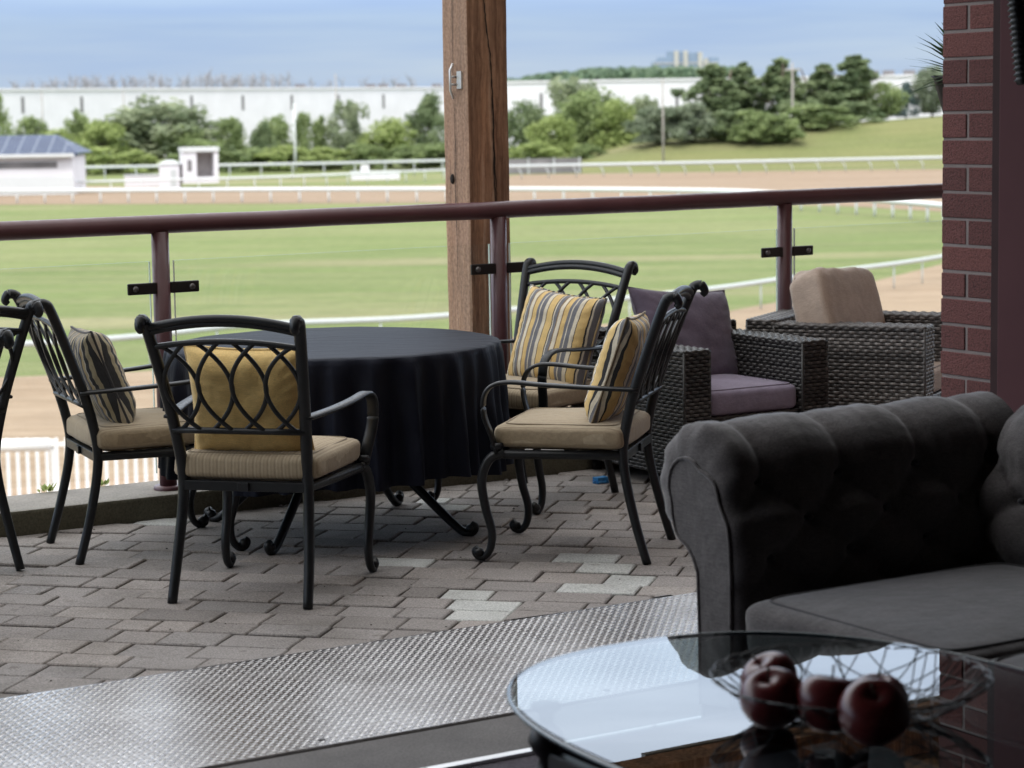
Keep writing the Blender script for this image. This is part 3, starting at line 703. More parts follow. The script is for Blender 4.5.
for i, (nm, lab, px, yt, wp, Y, kd, mt) in enumerate((
 ('pine_tree', 'leftmost dark pine on the grass hill', 716, 66, 103, 345, 'pine', L_DRK),
 ('pine_tree', 'dark pine with a sharp top between two broader pines', 745, 64, 78, 350, 'pine', L_DRK),
 ('pine_tree', 'pine with a pointed crown in the middle of the hill trees', 784, 61, 99, 346, 'pine', L_DRK),
 ('pine_tree', 'squat dark pine leaning into the gap before the tallest pine', 826, 66, 81, 350, 'pine', L_DRK),
 ('pine_tree', 'tallest pine on the hill with a clear pointed tip', 857, 57, 99, 345, 'pine', L_DRK),
 ('deciduous_tree', 'rounded tree sloping down right of the tallest pine', 884, 86, 40, 345, 'round', L_MID),
 ('spruce_tree', 'small blue spruce near the brick pillar', 908, 86, 28, 350, 'conifer', L_BLU),
 ('deciduous_tree', 'pale green tree between the blue spruce and the brick pillar', 934, 70, 40, 350, 'round', L_PAL),
 ('shrub', 'pale blossoming shrub at the left end of the hill', 664, 108, 50, 325, 'shrub', L_PAL),
 ('shrub', 'pale shrub right of the blossoming shrub', 696, 104, 48, 326, 'shrub', L_PAL),
 ('shrub', 'dark shrub below the leftmost pine', 726, 112, 44, 325, 'shrub', L_DRK),
 ('shrub', 'grey-green shrub low on the hill slope', 752, 112, 44, 322, 'shrub', L_MID),
 ('shrub', 'low shrub sticking out lowest on the hill slope', 776, 116, 48, 320, 'shrub', L_MID),
 ('shrub', 'green shrub below the squat pine', 818, 106, 60, 328, 'shrub', L_MID),
 ('shrub', 'dark shrub below the tallest pine', 852, 104, 44, 333, 'shrub', L_DRK))):
    pxtree(nm, lab, px, yt, wp, Y, kd, mt, HILL, i, 'berm', 'shrub' if nm == 'shrub' else 'tree')
# bare far trees above the warehouse roof: one mass
rnd = random.Random(3); mb = MB()
for k in range(230):
    px = rnd.uniform(20, 300) if rnd.random() < .9 else rnd.uniform(300, 425); Y = rnd.uniform(610, 680); x = (px - 512) * Y / 2278
    yt = 78 + 3.5 * noise.noise(Vector((px * .03, 0, 1))) + rnd.uniform(-3, 4) + (6 if px > 300 else 0) + (4 if px < 60 else 0); h = (118 - yt) * Y / 2278 + 8
    mb.tube([(x, Y, GZ), (x + rnd.uniform(-.3, .3), Y, GZ + h * .6), (x + rnd.uniform(-.8, .8), Y, GZ + h)], [.32, .22, .10], 4)
    for j in range(5):
        z = GZ + h * rnd.uniform(.6, .95); d = rnd.uniform(-1, 1); mb.tube([(x, Y, z), (x + d * 2, Y, z + rnd.uniform(1, 2.6))], [.13, .05], 3)
tag(mb.build('bare_woodland', plain('bare_wood', (.25, .25, .265), .9)), 'far row of leafless trees showing over the warehouse roof', 'woodland', kind='stuff')
mb = crown_mesh(5, 1, 1, 'round', 10); mb = MB(); rnd = random.Random(9)
for k in range(150):
    px = rnd.uniform(505, 740); Y = rnd.uniform(860, 960); x = (px - 512) * Y / 2278
    top = 80 - 12 * math.sin(min(1, max(0, (px - 515) / 130)) * 1.5708) + rnd.uniform(-2, 3.5); z = H_CAM + (112 - .0166 * (px - 512) - top) * Y / 2278
    for j in range(60):
        d = Vector((rnd.gauss(0, 1), rnd.gauss(0, 1), rnd.gauss(0, 1))).normalized(); p = Vector((x, Y, z - 4)) + Vector((d.x * 4.2, d.y * 4, d.z * 4)); s = rnd.uniform(.8, 1.7)
        a = d.orthogonal().normalized(); b = d.cross(a); mb.add([p - a * s, p + b * s * .8, p + a * s, p - b * s * .8], [(0, 1, 2, 3)], rnd.random())
tag(mb.build('far_woodland', L_FAR), 'far wooded rise beyond the right warehouse', 'woodland', kind='stuff')
# ================================================================ THE TERRACE (built in the a/n frame of the building)
def AN(mb, name, mat, org=(0, 0, 0), parent=None, bevel=0, weld=False):
    # geometry given in a, n, z; origin moved to org
    mb.v = [(x - org[0], y - org[1], z - org[2]) for x, y, z in mb.v]
    o = mb.build(name, mat, parent, bevel=bevel, weld=weld)
    if parent is None: o.location = P(*org); o.rotation_euler = (0, 0, TH)
    return o
def AT(name, label, cat, org, group=None): return thing(name, label, cat, P(*org), TH, group)

# pavers laid at 45 degrees to the building
rnd = random.Random(11)
bm = bmesh.new(); lay = bm.faces.layers.float.new('tone')
c45 = math.cos(R(-45)); s45 = math.sin(R(-45))
def to_an(p, q): return (p * c45 - q * s45, p * s45 + q * c45)
PALE = [(4.42, 6.777), (4.484, 6.553), (4.277, 6.472), (3.637, 6.334), (3.848, 6.444), (4.666, 8.251)]     # the few newer, paler blocks
A0, A1, N0, N1 = -5.5, 11.0, 6.165, 8.615
q = -1.5
while q < 15.5:
    hgt = rnd.choice((.145, .155, .19, .165))
    p = -11.0 + rnd.uniform(0, .2)
    while p < 7:
        L = rnd.choice((.14, .17, .20, .22, .24, .28)); g = rnd.uniform(.0022, .0048)
        ca, cn = to_an(p + L / 2, q + hgt / 2)
        if A0 - .2 < ca < A1 + .2 and N0 - .25 < cn < N1 + .25:
            dz = rnd.gauss(0, .0022); tx, ty = rnd.gauss(0, .006), rnd.gauss(0, .006); rz_ = rnd.gauss(0, .012)
            t_ = rnd.random() * .86 if rnd.random() < .988 else rnd.uniform(.955, 1); vs = []
            if any((ca - x) ** 2 + (cn - y) ** 2 < .0125 for x, y in PALE): t_ = rnd.uniform(.96, 1)
            corners = [(p + g, q + g), (p + L - g, q + g), (p + L - g, q + hgt - g), (p + g, q + hgt - g)]
            cp, cq = p + L / 2, q + hgt / 2
            for zz, k in ((-.05, 0), (-.004, 0), (0, .0045)):
                for (x, y) in corners:
                    x = x + (k if x < cp else -k); y = y + (k if y < cq else -k)
                    dx, dy = x - cp, y - cq; x, y = cp + dx - dy * rz_, cq + dy + dx * rz_
                    aa, nn = to_an(x, y); vs.append(bm.verts.new((aa, nn, zz + dz + tx * dx + ty * dy)))
            fl = [(8, 9, 10, 11)] + [(l + i, l + (i + 1) % 4, l + 4 + (i + 1) % 4, l + 4 + i) for l in (0, 4) for i in range(4)]
            for f in fl: bm.faces.new([vs[i] for i in f])[lay] = t_
        p += L
    q += hgt
for co, no in (((0, N0, 0), (0, -1, 0)), ((0, N1, 0), (0, 1, 0)), ((A0, 0, 0), (-1, 0, 0)), ((A1, 0, 0), (1, 0, 0))):
    bmesh.ops.bisect_plane(bm, geom=bm.verts[:] + bm.edges[:] + bm.faces[:], plane_co=co, plane_no=no, clear_outer=True)
me = bpy.data.meshes.new('patio_paving'); bm.to_mesh(me); bm.free(); me.materials.append(M_PAVER)
o = bpy.data.objects.new('patio_paving', me); COL.objects.link(o); o.rotation_euler = (0, 0, TH); struct(o)
mb = MB(); mb.box(-9.5, 11, 6.163, 8.617, -.3, -.011); struct(AN(mb, 'patio_bed', M_JOINT))
# stray grit and leaf bits on the paving: nobody could count them
mb = MB()
for k in range(170):
    a_, n_ = rnd.uniform(1.2, 7), rnd.uniform(6.2, 8.6); r_ = rnd.uniform(.0015, .006) * rnd.uniform(.6, 1.4); z = .002
    mb.add([(a_ + r_ * math.cos(j * 1.57 + k) * rnd.uniform(.6, 1.3), n_ + r_ * math.sin(j * 1.57 + k) * rnd.uniform(.6, 1.3), z) for j in range(4)] + [(a_, n_, z + r_ * .8)], [(0, 1, 4), (1, 2, 4), (2, 3, 4), (3, 0, 4)])
tag(AN(mb, 'grit', plain('grit', (.05, .04, .03), .9, var=.5)), 'dark specks of grit scattered over the paving', 'grit', kind='stuff')
# kerb under the railing, slab edge and wall below
mb = MB(); mb.box(-9.5, 11, 8.62, 9.0, -.3, .098); o = AN(mb, 'kerb', M_KERB, bevel=.012); struct(o)
wl = AT('retaining_wall', 'concrete retaining wall that carries the terrace above the track apron', 'wall', (4, 5, GZ))
mb = MB(); mb.box(-9.5, 11, 8.5, 8.98, GZ, -.305); AN(mb, 'wall', M_APRON, (4, 5, GZ), wl)
# weeds behind the kerb
for i, (a_, lab) in enumerate(((3.23, 'small green weed at the back of the kerb left of the post'), (3.47, 'tiny green weed at the back of the kerb beside the maroon post'))):
    mb = MB(); rn = random.Random(i + 3)
    for k in range(16):
        th = rn.uniform(0, 6.28); l = rn.uniform(.02, .05); d = Vector((math.cos(th), math.sin(th), 1.6)).normalized() * l
        s = Vector((-math.sin(th), math.cos(th), 0)) * .008; b = Vector((a_ + rn.uniform(-.03, .03), 8.99, .098))
        mb.add([b, b + d * .6 + s, b + d, b + d * .6 - s], [(0, 1, 2, 3)], rn.random())
    tag(AN(mb, 'weed', L_LIG, (a_, 8.99, .098)), lab, 'weed')

# tread plate along the doorway
for (a0, a1, lab) in ((-2.2, 1.40, 'worn metal tread plate at the doorway, the length under the left edge of the view'), (1.405, 6.4, 'long worn metal tread plate in front of the coffee table and sofa')):
    t = AT('tread_plate', lab, 'floor plate', (a0, 5.19, 0), 'metal tread plates along the doorway')
    org = (a0, 5.19, 0)
    mb = MB(); mb.box(a0, a1, 5.19, 6.155, -.004, .006); AN(mb, 'sheet', M_PLATE, org, t)
    mb = MB(); i = 0; n_ = 5.205
    while n_ < 6.145:
        a_ = a0 + .012 + (.01425 if i % 2 else 0)
        while a_ < a1 - .01:
            if a_ > 1.0 or i % 3 == 0:
                ang = .50 if i % 2 else -.50
                ang -= .10
                cx_, sx_ = math.cos(ang), math.sin(ang); L_, W_ = .0138, .0042
                def pt(u, v, z): return (a_ + u * cx_ - v * sx_, n_ + u * sx_ + v * cx_, z)
                mb.add([pt(-L_, 0, .0058), pt(0, -W_, .0058), pt(L_, 0, .0058), pt(0, W_, .0058), pt(-L_ * .5, 0, .0080), pt(L_ * .5, 0, .0080)],
                       [(0, 1, 5, 4), (1, 2, 5), (2, 3, 4, 5), (3, 0, 4)], .5, False)
            a_ += .0285
        n_ += .0170; i += 1
    AN(mb, 'tread_lugs', M_LUG, org, t)
    a_ = a0 + .3
    while a_ < a1:
        if a_ > .8:
            mb = MB(); mb.lathe([(0, .0095), (.009, .009), (.011, .006)][::-1], 12, (a_, 5.235, 0)); AN(mb, 'screw', M_DARKMETAL, org, t)
        a_ += .9
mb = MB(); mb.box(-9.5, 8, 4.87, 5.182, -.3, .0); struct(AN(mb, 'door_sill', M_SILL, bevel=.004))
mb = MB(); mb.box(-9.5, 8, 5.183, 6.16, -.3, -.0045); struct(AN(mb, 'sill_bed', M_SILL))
t = AT('door_track', 'pale aluminium sliding door track set in the floor', 'door track', (-2.5, 4.83, 0))
mb = MB(); mb.box(-2.5, 4.7, 4.835, 4.865, -.02, .006); AN(mb, 'track_strip', plain('aluminium', (.72, .72, .72), .35, .9, .06), (-2.5, 4.83, 0), t)
a_ = 2.0
while a_ < 4.6:
    mb = MB(); mb.lathe([(.006, .0062), (.005, .008), (0, .008)], 10, (a_, 4.85, 0)); AN(mb, 'screw', M_DARKMETAL, (-2.5, 4.83, 0), t); a_ += .35
def mat_carpet():
    m, nt, b = newmat('dark_carpet'); v = coords(nt)
    nt.links.new(ramp(nt, noise_tex(nt, v, 90, 4), [(.3, (.035, .030, .038)), (.7, (.075, .065, .078))]), b.inputs['Base Color']); b.inputs['Roughness'].default_value = 1
    bump(nt, b, noise_tex(nt, v, 260, 3), .6, .004); return m
mb = MB(); mb.box(-9.5, 8, -4, 4.832, -.3, -.004); struct(AN(mb, 'floor', mat_carpet()))

# room shell (dark lounge the picture is taken from)
M_ROOM = plain('lounge_wall_paint', (.16, .12, .105), .8, var=.1, scale=1)
M_CEIL = plain('lounge_ceiling', (.14, .125, .115), .85, var=.1, scale=1)
for nm, lab, bx in (('room_wall', 'plain brown back wall of the lounge behind the camera', (-9.2, 5.0, -3.2, -3.0, 0, 2.75)),
                    ('room_wall', 'plain brown left side wall of the lounge', (-9.2, -9.0, -3.0, 4.99, 0, 2.75)),
                    ('room_wall', 'plain brown right side wall of the lounge behind the sofa', (4.80, 5.0, -3.0, 4.86, 0, 2.75)),
                    ('ceiling', 'dark ceiling of the lounge over the sofa', (-9.2, 5.0, -3.2, 4.99, 2.752, 2.85))):
    mb = MB(); mb.box(*bx); tag(AN(mb, nm, M_CEIL if nm == 'ceiling' else M_ROOM, (bx[0], bx[2], bx[4])), lab, nm.replace('_', ' '))
mb = MB(); mb.box(-12, 16, 5.0, 5.25, 2.86, 15); mb.box(-12, -9.0, 5.0, 5.25, 0, 2.86); mb.box(-9.0, 4.765, 5.002, 5.248, 2.62, 2.86)  # unseen wall: height set to shade the patio, pale colour to bounce light
tag(AN(mb, 'building_wall', plain('pale_bounce_wall', (.62, .57, .50), .9), (0, 5, 0)), 'unseen upper wall over the wide doorway, tall to shade and pale to brighten the patio', 'wall')
mb = MB(); mb.box(5.40, 16, 5.02, 5.25, -.3, 2.858)
tag(AN(mb, 'brick_wall', M_BRICK, (5.4, 5.02, 0)), 'brown brick wall continuing to the right behind the brick pillar', 'wall')

# brick pillar at the end of the doorway
t = AT('brick_pillar', 'dark red brick pillar at the right side of the doorway', 'pillar', (4.767, 5.0, 0))
org = (4.767, 5.0, 0); pa0, pa1, pn0, pn1 = 4.767, 5.395, 5.030, 5.252
mb = MB(); mb.box(pa0 + .0035, pa1, pn0 + .0035, pn1 - .0035, 0, 2.85); AN(mb, 'mortar_core', M_MORTAR, org, t)
mb = MB(); rn = random.Random(4); z = .01; i = 0; CH = .0803; J = .0085
while z + CH < 2.85:
    if i % 2 == 0: spans = [(pn0, pn1)]
    else: spans = [(pn0, (pn0 + pn1) / 2 - J / 2), ((pn0 + pn1) / 2 + J / 2, pn1)]
    w0 = .30 if i % 2 == 0 else .12
    for (s0, s1) in spans:
        d = rn.uniform(-.0015, .0015)
        mb.box(pa0 + d, pa0 + w0 - J, s0 + rn.uniform(0, .002), s1 - rn.uniform(0, .002), z + rn.uniform(0, .0015), z + CH - J + rn.uniform(-.001, .001), tone=rn.random())
    a_ = pa0 + w0
    while a_ < pa1 - .02:
        e = min(pa1, a_ + .30); mb.box(a_, e - J, pn0, pn1, z, z + CH - J, tone=rn.random()); a_ = e
    z += CH; i += 1
AN(mb, 'bricks', M_BRICK, org, t, bevel=.003)

# maroon door jamb and folded leaf
t = AT('door_frame', 'maroon painted steel door frame beside the brick pillar', 'door frame', (4.75, 4.9, 0))
mb = MB(); mb.box(4.76, 4.80, 4.975, 5.028, 0, 2.7); AN(mb, 'jamb', plain('jamb_dark', (.045, .024, .024), .7, spec=.15), (4.75, 4.9, 0), t, bevel=.003)
mb = MB(); mb.box(4.728, 4.775, 4.3, 4.965, .02, 2.7); AN(mb, 'door_leaf', M_MAROON, (4.75, 4.9, 0), t, bevel=.004)
mb = MB(); mb.box(4.722, 4.728, 4.40, 4.41, .02, 2.7); AN(mb, 'panel_strip', M_DARKMETAL, (4.75, 4.9, 0), t)
# black ribbed cable at the top right corner
pts = []
for k in range(120):
    f = k / 119; pts.append((4.698, 4.93 - .095 * f, 2.35 - .66 * f))
mb = MB(); mb.tube(pts, [.020 if k % 3 else .028 for k in range(120)], 10)
tag(AN(mb, 'ribbed_cable', plain('black_rubber', (.012, .012, .013), .5), (4.698, 4.835, 1.69)), 'black ribbed cable slanting down the maroon door frame', 'cable')

# hanging plant on the outer face of the wall
t = AT('hanging_plant', 'spiky green plant hanging on the far side of the brick pillar', 'plant', (5.25, 5.62, 1.60))
org = (5.25, 5.62, 1.60)
mb = MB(); mb.lathe([(0, -.02), (.10, -.02), (.14, .12), (.15, .13), (.13, .13), (.11, .10), (0, .10)], 20, org); AN(mb, 'pot', plain('plant_pot', (.03, .025, .022), .6), org, t)
mb = MB(); mb.tube([(5.25, 5.25, 2.10), (5.25, 5.45, 2.12), (5.25, 5.62, 2.05)], .008, 6)
for dx in (-.12, .12): mb.tube([(5.25, 5.62, 2.05), (5.25 + dx, 5.62, 1.75)], .004, 5)
AN(mb, 'hanger', M_DARKMETAL, org, t)
mb = MB(); rn = random.Random(8)
for k in range(110):
    th = rn.uniform(0, 6.28); el = rn.uniform(.15, 1.35); L = rn.uniform(.20, .30)
    if k > 72: th = math.pi + rn.uniform(-.5, .8); el = rn.uniform(.15, .95); L = rn.uniform(.27, .36)
    d = Vector((math.cos(th) * math.cos(el), math.sin(th) * math.cos(el), math.sin(el))); s = Vector((-math.sin(th), math.cos(th), 0)) * .017
    b = Vector((5.25, 5.62, 1.70)); vs = []
    for j in range(5):
        f = j / 4; c = b + d * L * f + Vector((0, 0, -.10 * f * f * L * 3 * math.cos(el))); wv = s * (1 - f ** 1.6) * (0.6 + f if f < .4 else 1)
        vs += [c - wv, c + wv]
    mb.add(vs, [(2 * j, 2 * j + 1, 2 * j + 3, 2 * j + 2) for j in range(4)], rn.random())
AN(mb, 'leaves', mat_leaf('leaf_spike', (.02, .045, .016), (.085, .13, .06)), org, t)

# patio roof carried by the timber post
t = AT('patio_roof', 'boarded timber patio roof reaching out over the armchairs', 'roof', (5.29, 9.05, 2.8)); org = (5.29, 9.05, 2.8)
mb = MB()
def roof_z(n_): return 2.80 + (9.5 - n_) * .14
k = 5.26; a_ = 5.2
mb.add([(6.6, 5.26, roof_z(5.26)), (12, 5.26, roof_z(5.26)), (12, 9.5, roof_z(9.5)), (6.6, 9.5, roof_z(9.5)), (6.6, 5.26, roof_z(5.26) + .1), (12, 5.26, roof_z(5.26) + .1), (12, 9.5, roof_z(9.5) + .1), (6.6, 9.5, roof_z(9.5) + .1)],
       [(0, 1, 2, 3), (7, 6, 5, 4), (0, 4, 5, 1), (1, 5, 6, 2), (2, 6, 7, 3), (3, 7, 4, 0)]); AN(mb, 'roof_boards', M_RAWWOOD, org, t, weld=True)
mb = MB(); mb.box(6.6, 12, 9.502, 9.54, 2.70, 2.92); AN(mb, 'fascia', plain('fascia_grey', (.12, .13, .135), .5), org, t)
mb = MB(); mb.box(5.25, 12, 9.07, 9.25, 2.62, 2.84); AN(mb, 'beam', M_TIMBER, org, t)

# timber post
t = AT('timber_post', 'rough sawn brown timber post standing behind the railing', 'post', (5.338, 9.055, 0)); org = (5.338, 9.055, 0)
pa, pn, W_, D_ = 5.338, 9.055, .218, .225
mb = MB()
def post_pt(u, v):
    # u around the square section with eased corners, v along the height
    z = GZ + (2.62 - GZ) * v if v < .0 else GZ + (2.62 - GZ) * v
    s = u * 4 % 4; k = int(s); f = s - k; e = .012
    cs = [(0, 0), (W_, 0), (W_, D_), (0, D_)]; (x0, y0), (x1, y1) = cs[k], cs[(k + 1) % 4]
    f2 = min(1 - .04, max(.04, f)); x, y = x0 + (x1 - x0) * f2, y0 + (y1 - y0) * f2
    if f < .02 or f > .98:
        cxx, cyy = (x0, y0) if f < .02 else (x1, y1); x = cxx + (W_ / 2 - cxx) * .03; y = cyy + (D_ / 2 - cyy) * .03
    w = .004 * noise.noise(Vector((u * 9, z * .9, 2))) + .0025 * noise.noise(Vector((u * 30, z * 6, 5)))
    x += w * (1 if x > W_ / 2 else -1); y += w * (1 if y > D_ / 2 else -1)
    return (pa + x, pn + y, z)
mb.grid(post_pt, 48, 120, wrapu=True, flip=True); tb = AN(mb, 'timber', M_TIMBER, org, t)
for p_ in tb.data.polygons: p_.use_smooth = False
def crack(face, pts, wd):
    mb = MB(); rn = random.Random(len(pts))
    fine = []
    for (x0, z0), (x1, z1) in zip(pts, pts[1:]):
        for k in range(6): f = k / 6; fine.append((x0 + (x1 - x0) * f + rn.uniform(-.0025, .0025), z0 + (z1 - z0) * f))
    fine.append(pts[-1]); n = len(fine); vs = []
    for i, (x, z) in enumerate(fine):
        q = wd * (.35 + .65 * math.sin(math.pi * i / (n - 1))) * rn.uniform(.6, 1.2)
        for sgn in (-1, 1):
            if face == 'n': vs.append((pa + x + sgn * q, pn - .0065, z))
            else: vs.append((pa - .0065, pn + x + sgn * q, z))
    mb.add(vs, [(2 * i, 2 * i + 1, 2 * i + 3, 2 * i + 2) for i in range(n - 1)]); AN(mb, 'crack', M_CRACK, org, t)
crack('n', [(.085, 2.45), (.090, 2.14), (.100, 2.02), (.118, 1.90), (.125, 1.75), (.125, 1.62)], .0035)
crack('n', [(.118, 1.86), (.128, 1.70), (.130, 1.50), (.136, 1.34), (.142, 1.22)], .0045)
crack('n', [(.135, 1.50), (.126, 1.36), (.135, 1.24), (.138, 1.05)], .003)
crack('a', [(.12, 2.5), (.115, 2.1), (.125, 1.9), (.12, 1.7)], .0022)
crack('a', [(.115, 1.74), (.112, 1.5), (.12, 1.3), (.113, 1.0), (.12, .6)], .0028)
cl = MB(); cl.tube([(pa - .018, pn + .10, 1.86), (pa - .034, pn + .10, 1.83), (pa - .034, pn + .10, 1.74), (pa - .018, pn + .10, 1.70)], .006, 8)
cl.tube([(pa, pn + .10, 1.80), (pa - .034, pn + .10, 1.80)], .006, 8); cl.tube([(pa, pn + .10, 1.765), (pa - .034, pn + .10, 1.765)], .006, 8)
cl.box(pa - .009, pa - .001, pn + .045, pn + .085, 1.745, 1.825)
AN(cl, 'cleat', plain('galvanised', (.62, .62, .62), .4, .6), org, t)
mb = MB(); mb.lathe([(.0, .004), (.016, .003), (.02, -.004)][::-1], 14); mb.v = [(pa - .006 - z, pn + .15 + x * .8, 1.33 + y * 1.2) for x, y, z in mb.v]; AN(mb, 'knot', M_CRACK, org, t)

# railing with glass panels
t = AT('railing', 'maroon tube railing with clear glass panels along the terrace kerb', 'railing', (4, 8.75, .098)); org = (4, 8.75, .098)
mb = MB(); mb.tube([(-6.0 + .1 * k, 8.75, 1.2 + .002 * noise.noise(Vector((k * .3, 0, 0)))) for k in range(168)], .0385, 18); AN(mb, 'top_rail', M_RAIL, org, t)
POSTS = [3.675 + 1.628 * k for k in range(-5, 5)]
M_GLASS = thin_glass('clear_pane', 1.40, (.975, .985, .98), 0, .012)
M_GEDGE = plain('glass_edge', (.62, .72, .67), .25, var=.05)
for i, a_ in enumerate(POSTS):
    mb = MB(); mb.tube([(a_, 8.75, .10), (a_, 8.75, .6), (a_, 8.75, 1.17)], .0365, 16); po = AN(mb, 'post', M_RAIL, org, t)
    mb = MB(); mb.lathe([(.0, .116), (.055, .116), (.062, .110), (.062, .099)][::-1], 20, (a_, 8.75, 0)); AN(mb, 'base_plate', M_RAIL, org, po)
    for z in (.94, .30):
        for s in (-1, 1):
            mb = MB(); x0, x1 = (a_ + .03, a_ + .158) if s > 0 else (a_ - .158, a_ - .03)
            mb.box(x0, x1, 8.724, 8.737, z - .024, z + .024); b_ = AN(mb, 'bracket', M_DARKMETAL, org, po, bevel=.006)
            mb = MB(); mb.lathe([(.013, 0), (.012, .006), (.006, .009), (0, .009)], 12); xx = a_ + s * .125
            mb.v = [(xx + x, 8.724 - zz, z + y) for x, y, zz in mb.v]; AN(mb, 'bolt', plain('bolt_steel', (.16, .15, .15), .4, .7) if i == 0 else bpy.data.materials['bolt_steel'], org, b_)
for a0, a1 in zip(POSTS, POSTS[1:]):
    g0, g1 = a0 + .055, a1 - .055
    mb = MB(); mb.box(g0, g1, 8.738, 8.750, .17, 1.05); gp_ = AN(mb, 'glass_panel', M_GLASS, org, t)
    for e0, e1 in ((g0 - .0025, g0 - .0003), (g1 + .0003, g1 + .0025)):
        mb = MB(); mb.box(e0, e1, 8.7382, 8.7498, .17, 1.05); AN(mb, 'glass_edge', M_GEDGE, org, gp_)
# ================================================================ FURNITURE
def sgnp(x, e): return math.copysign(abs(x) ** e, x)
def puff_mb(W, D, Hh, eh=.22, ev=.5, nu=72, nv=20, seed=0, wr=.004, crown=0.0):
    def fn(u, v):
        th = 2 * math.pi * u; ph = math.pi * (v - .5)
        c = abs(math.cos(ph)) ** ev if v not in (0, 1) else 0
        x = W / 2 * c * sgnp(math.cos(th), eh); y = D / 2 * c * sgnp(math.sin(th), eh); z = Hh / 2 * sgnp(math.sin(ph), ev)
        z += crown * (1 - min(1, (2 * x / W) ** 2)) * (1 - min(1, (2 * y / D) ** 2)) * (1 if z > 0 else .2)
        k = noise.noise(Vector((x * 7, y * 7, z * 12 + seed * 3.3))) * wr + noise.noise(Vector((x * 19, y * 19, z * 25 + seed))) * wr * .4
        n_ = Vector((x, y, z * 3)); n_ = n_.normalized() if n_.length > 1e-6 else Vector((0, 0, 1))
        return Vector((x, y, z)) + n_ * k
    mb = MB(); mb.grid(fn, nu, nv, wrapu=True); return mb
def puff_piping(W, D, Hh, eh, ev, phs, r=.0045, crown=0.0):
    mb = MB()
    for p in phs:
        ph = R(p); c = abs(math.cos(ph)) ** ev; pts = []
        for k in range(80):
            th = 2 * math.pi * k / 80; x = W / 2 * c * sgnp(math.cos(th), eh); y = D / 2 * c * sgnp(math.sin(th), eh); z = Hh / 2 * sgnp(math.sin(ph), ev)
            pts.append(Vector((x * 1.004, y * 1.004, z)))
        mb.tube(pts, r, 6, closed=True)
    return mb
def pillow_mb(W, Hh, T, seed=0, pin=.07, ruffle=0.0, n=44):
    # local: x width, z height, y thickness
    mb = MB(); rn = random.Random(seed)
    def side(sg):
        def fn(u, v):
            a, b = 2 * u - 1, 2 * v - 1
            x = a * W / 2 * (1 - pin * (1 - b * b) * abs(a) ** 1.5); z = b * Hh / 2 * (1 - pin * (1 - a * a) * abs(b) ** 1.5)
            th = T / 2 * ((1 - a ** 4) * (1 - b ** 4)) ** .55
            wr = noise.noise(Vector((a * 2.2, b * 2.2, seed + sg))) * .007 + noise.noise(Vector((a * 5, b * 5, seed * 2 + sg))) * .0035
            edge = max(abs(a), abs(b)); ang = math.atan2(b, a)
            wr += .006 * math.sin(ang * 34 + 3 * noise.noise(Vector((ang * 2, seed, 0)))) * max(0, edge - .62) * 2 * (1 - edge)* 4
            return Vector((x, sg * (th + wr * min(1, th / (T * .2)) + .001), z))
        return fn
    mb.grid(side(1), n, n, flip=False); mb.grid(side(-1), n, n, flip=True)
    return mb
def pillow_edge(W, Hh, pin=.07, r=.005):
    pts = []
    for (ax, s) in (((-1, -1), (1, -1)), ((1, -1), (1, 1)), ((1, 1), (-1, 1)), ((-1, 1), (-1, -1))):
        for k in range(20):
            f = k / 20; a = ax[0] + (s[0] - ax[0]) * f; b = ax[1] + (s[1] - ax[1]) * f
            pts.append((a * W / 2 * (1 - pin * (1 - b * b) * abs(a) ** 1.5), 0, b * Hh / 2 * (1 - pin * (1 - a * a) * abs(b) ** 1.5)))
    mb = MB(); mb.tube(pts, r, 6, closed=True); return mb
def set_on(o, root, loc, rot):
    from mathutils import Euler
    M = Matrix.Translation(root.location) @ Matrix.Rotation(root.rotation_euler.z, 4, 'Z') @ Matrix.Translation(loc) @ Euler(rot).to_matrix().to_4x4()
    o.location = M.translation; o.rotation_euler = M.to_euler()

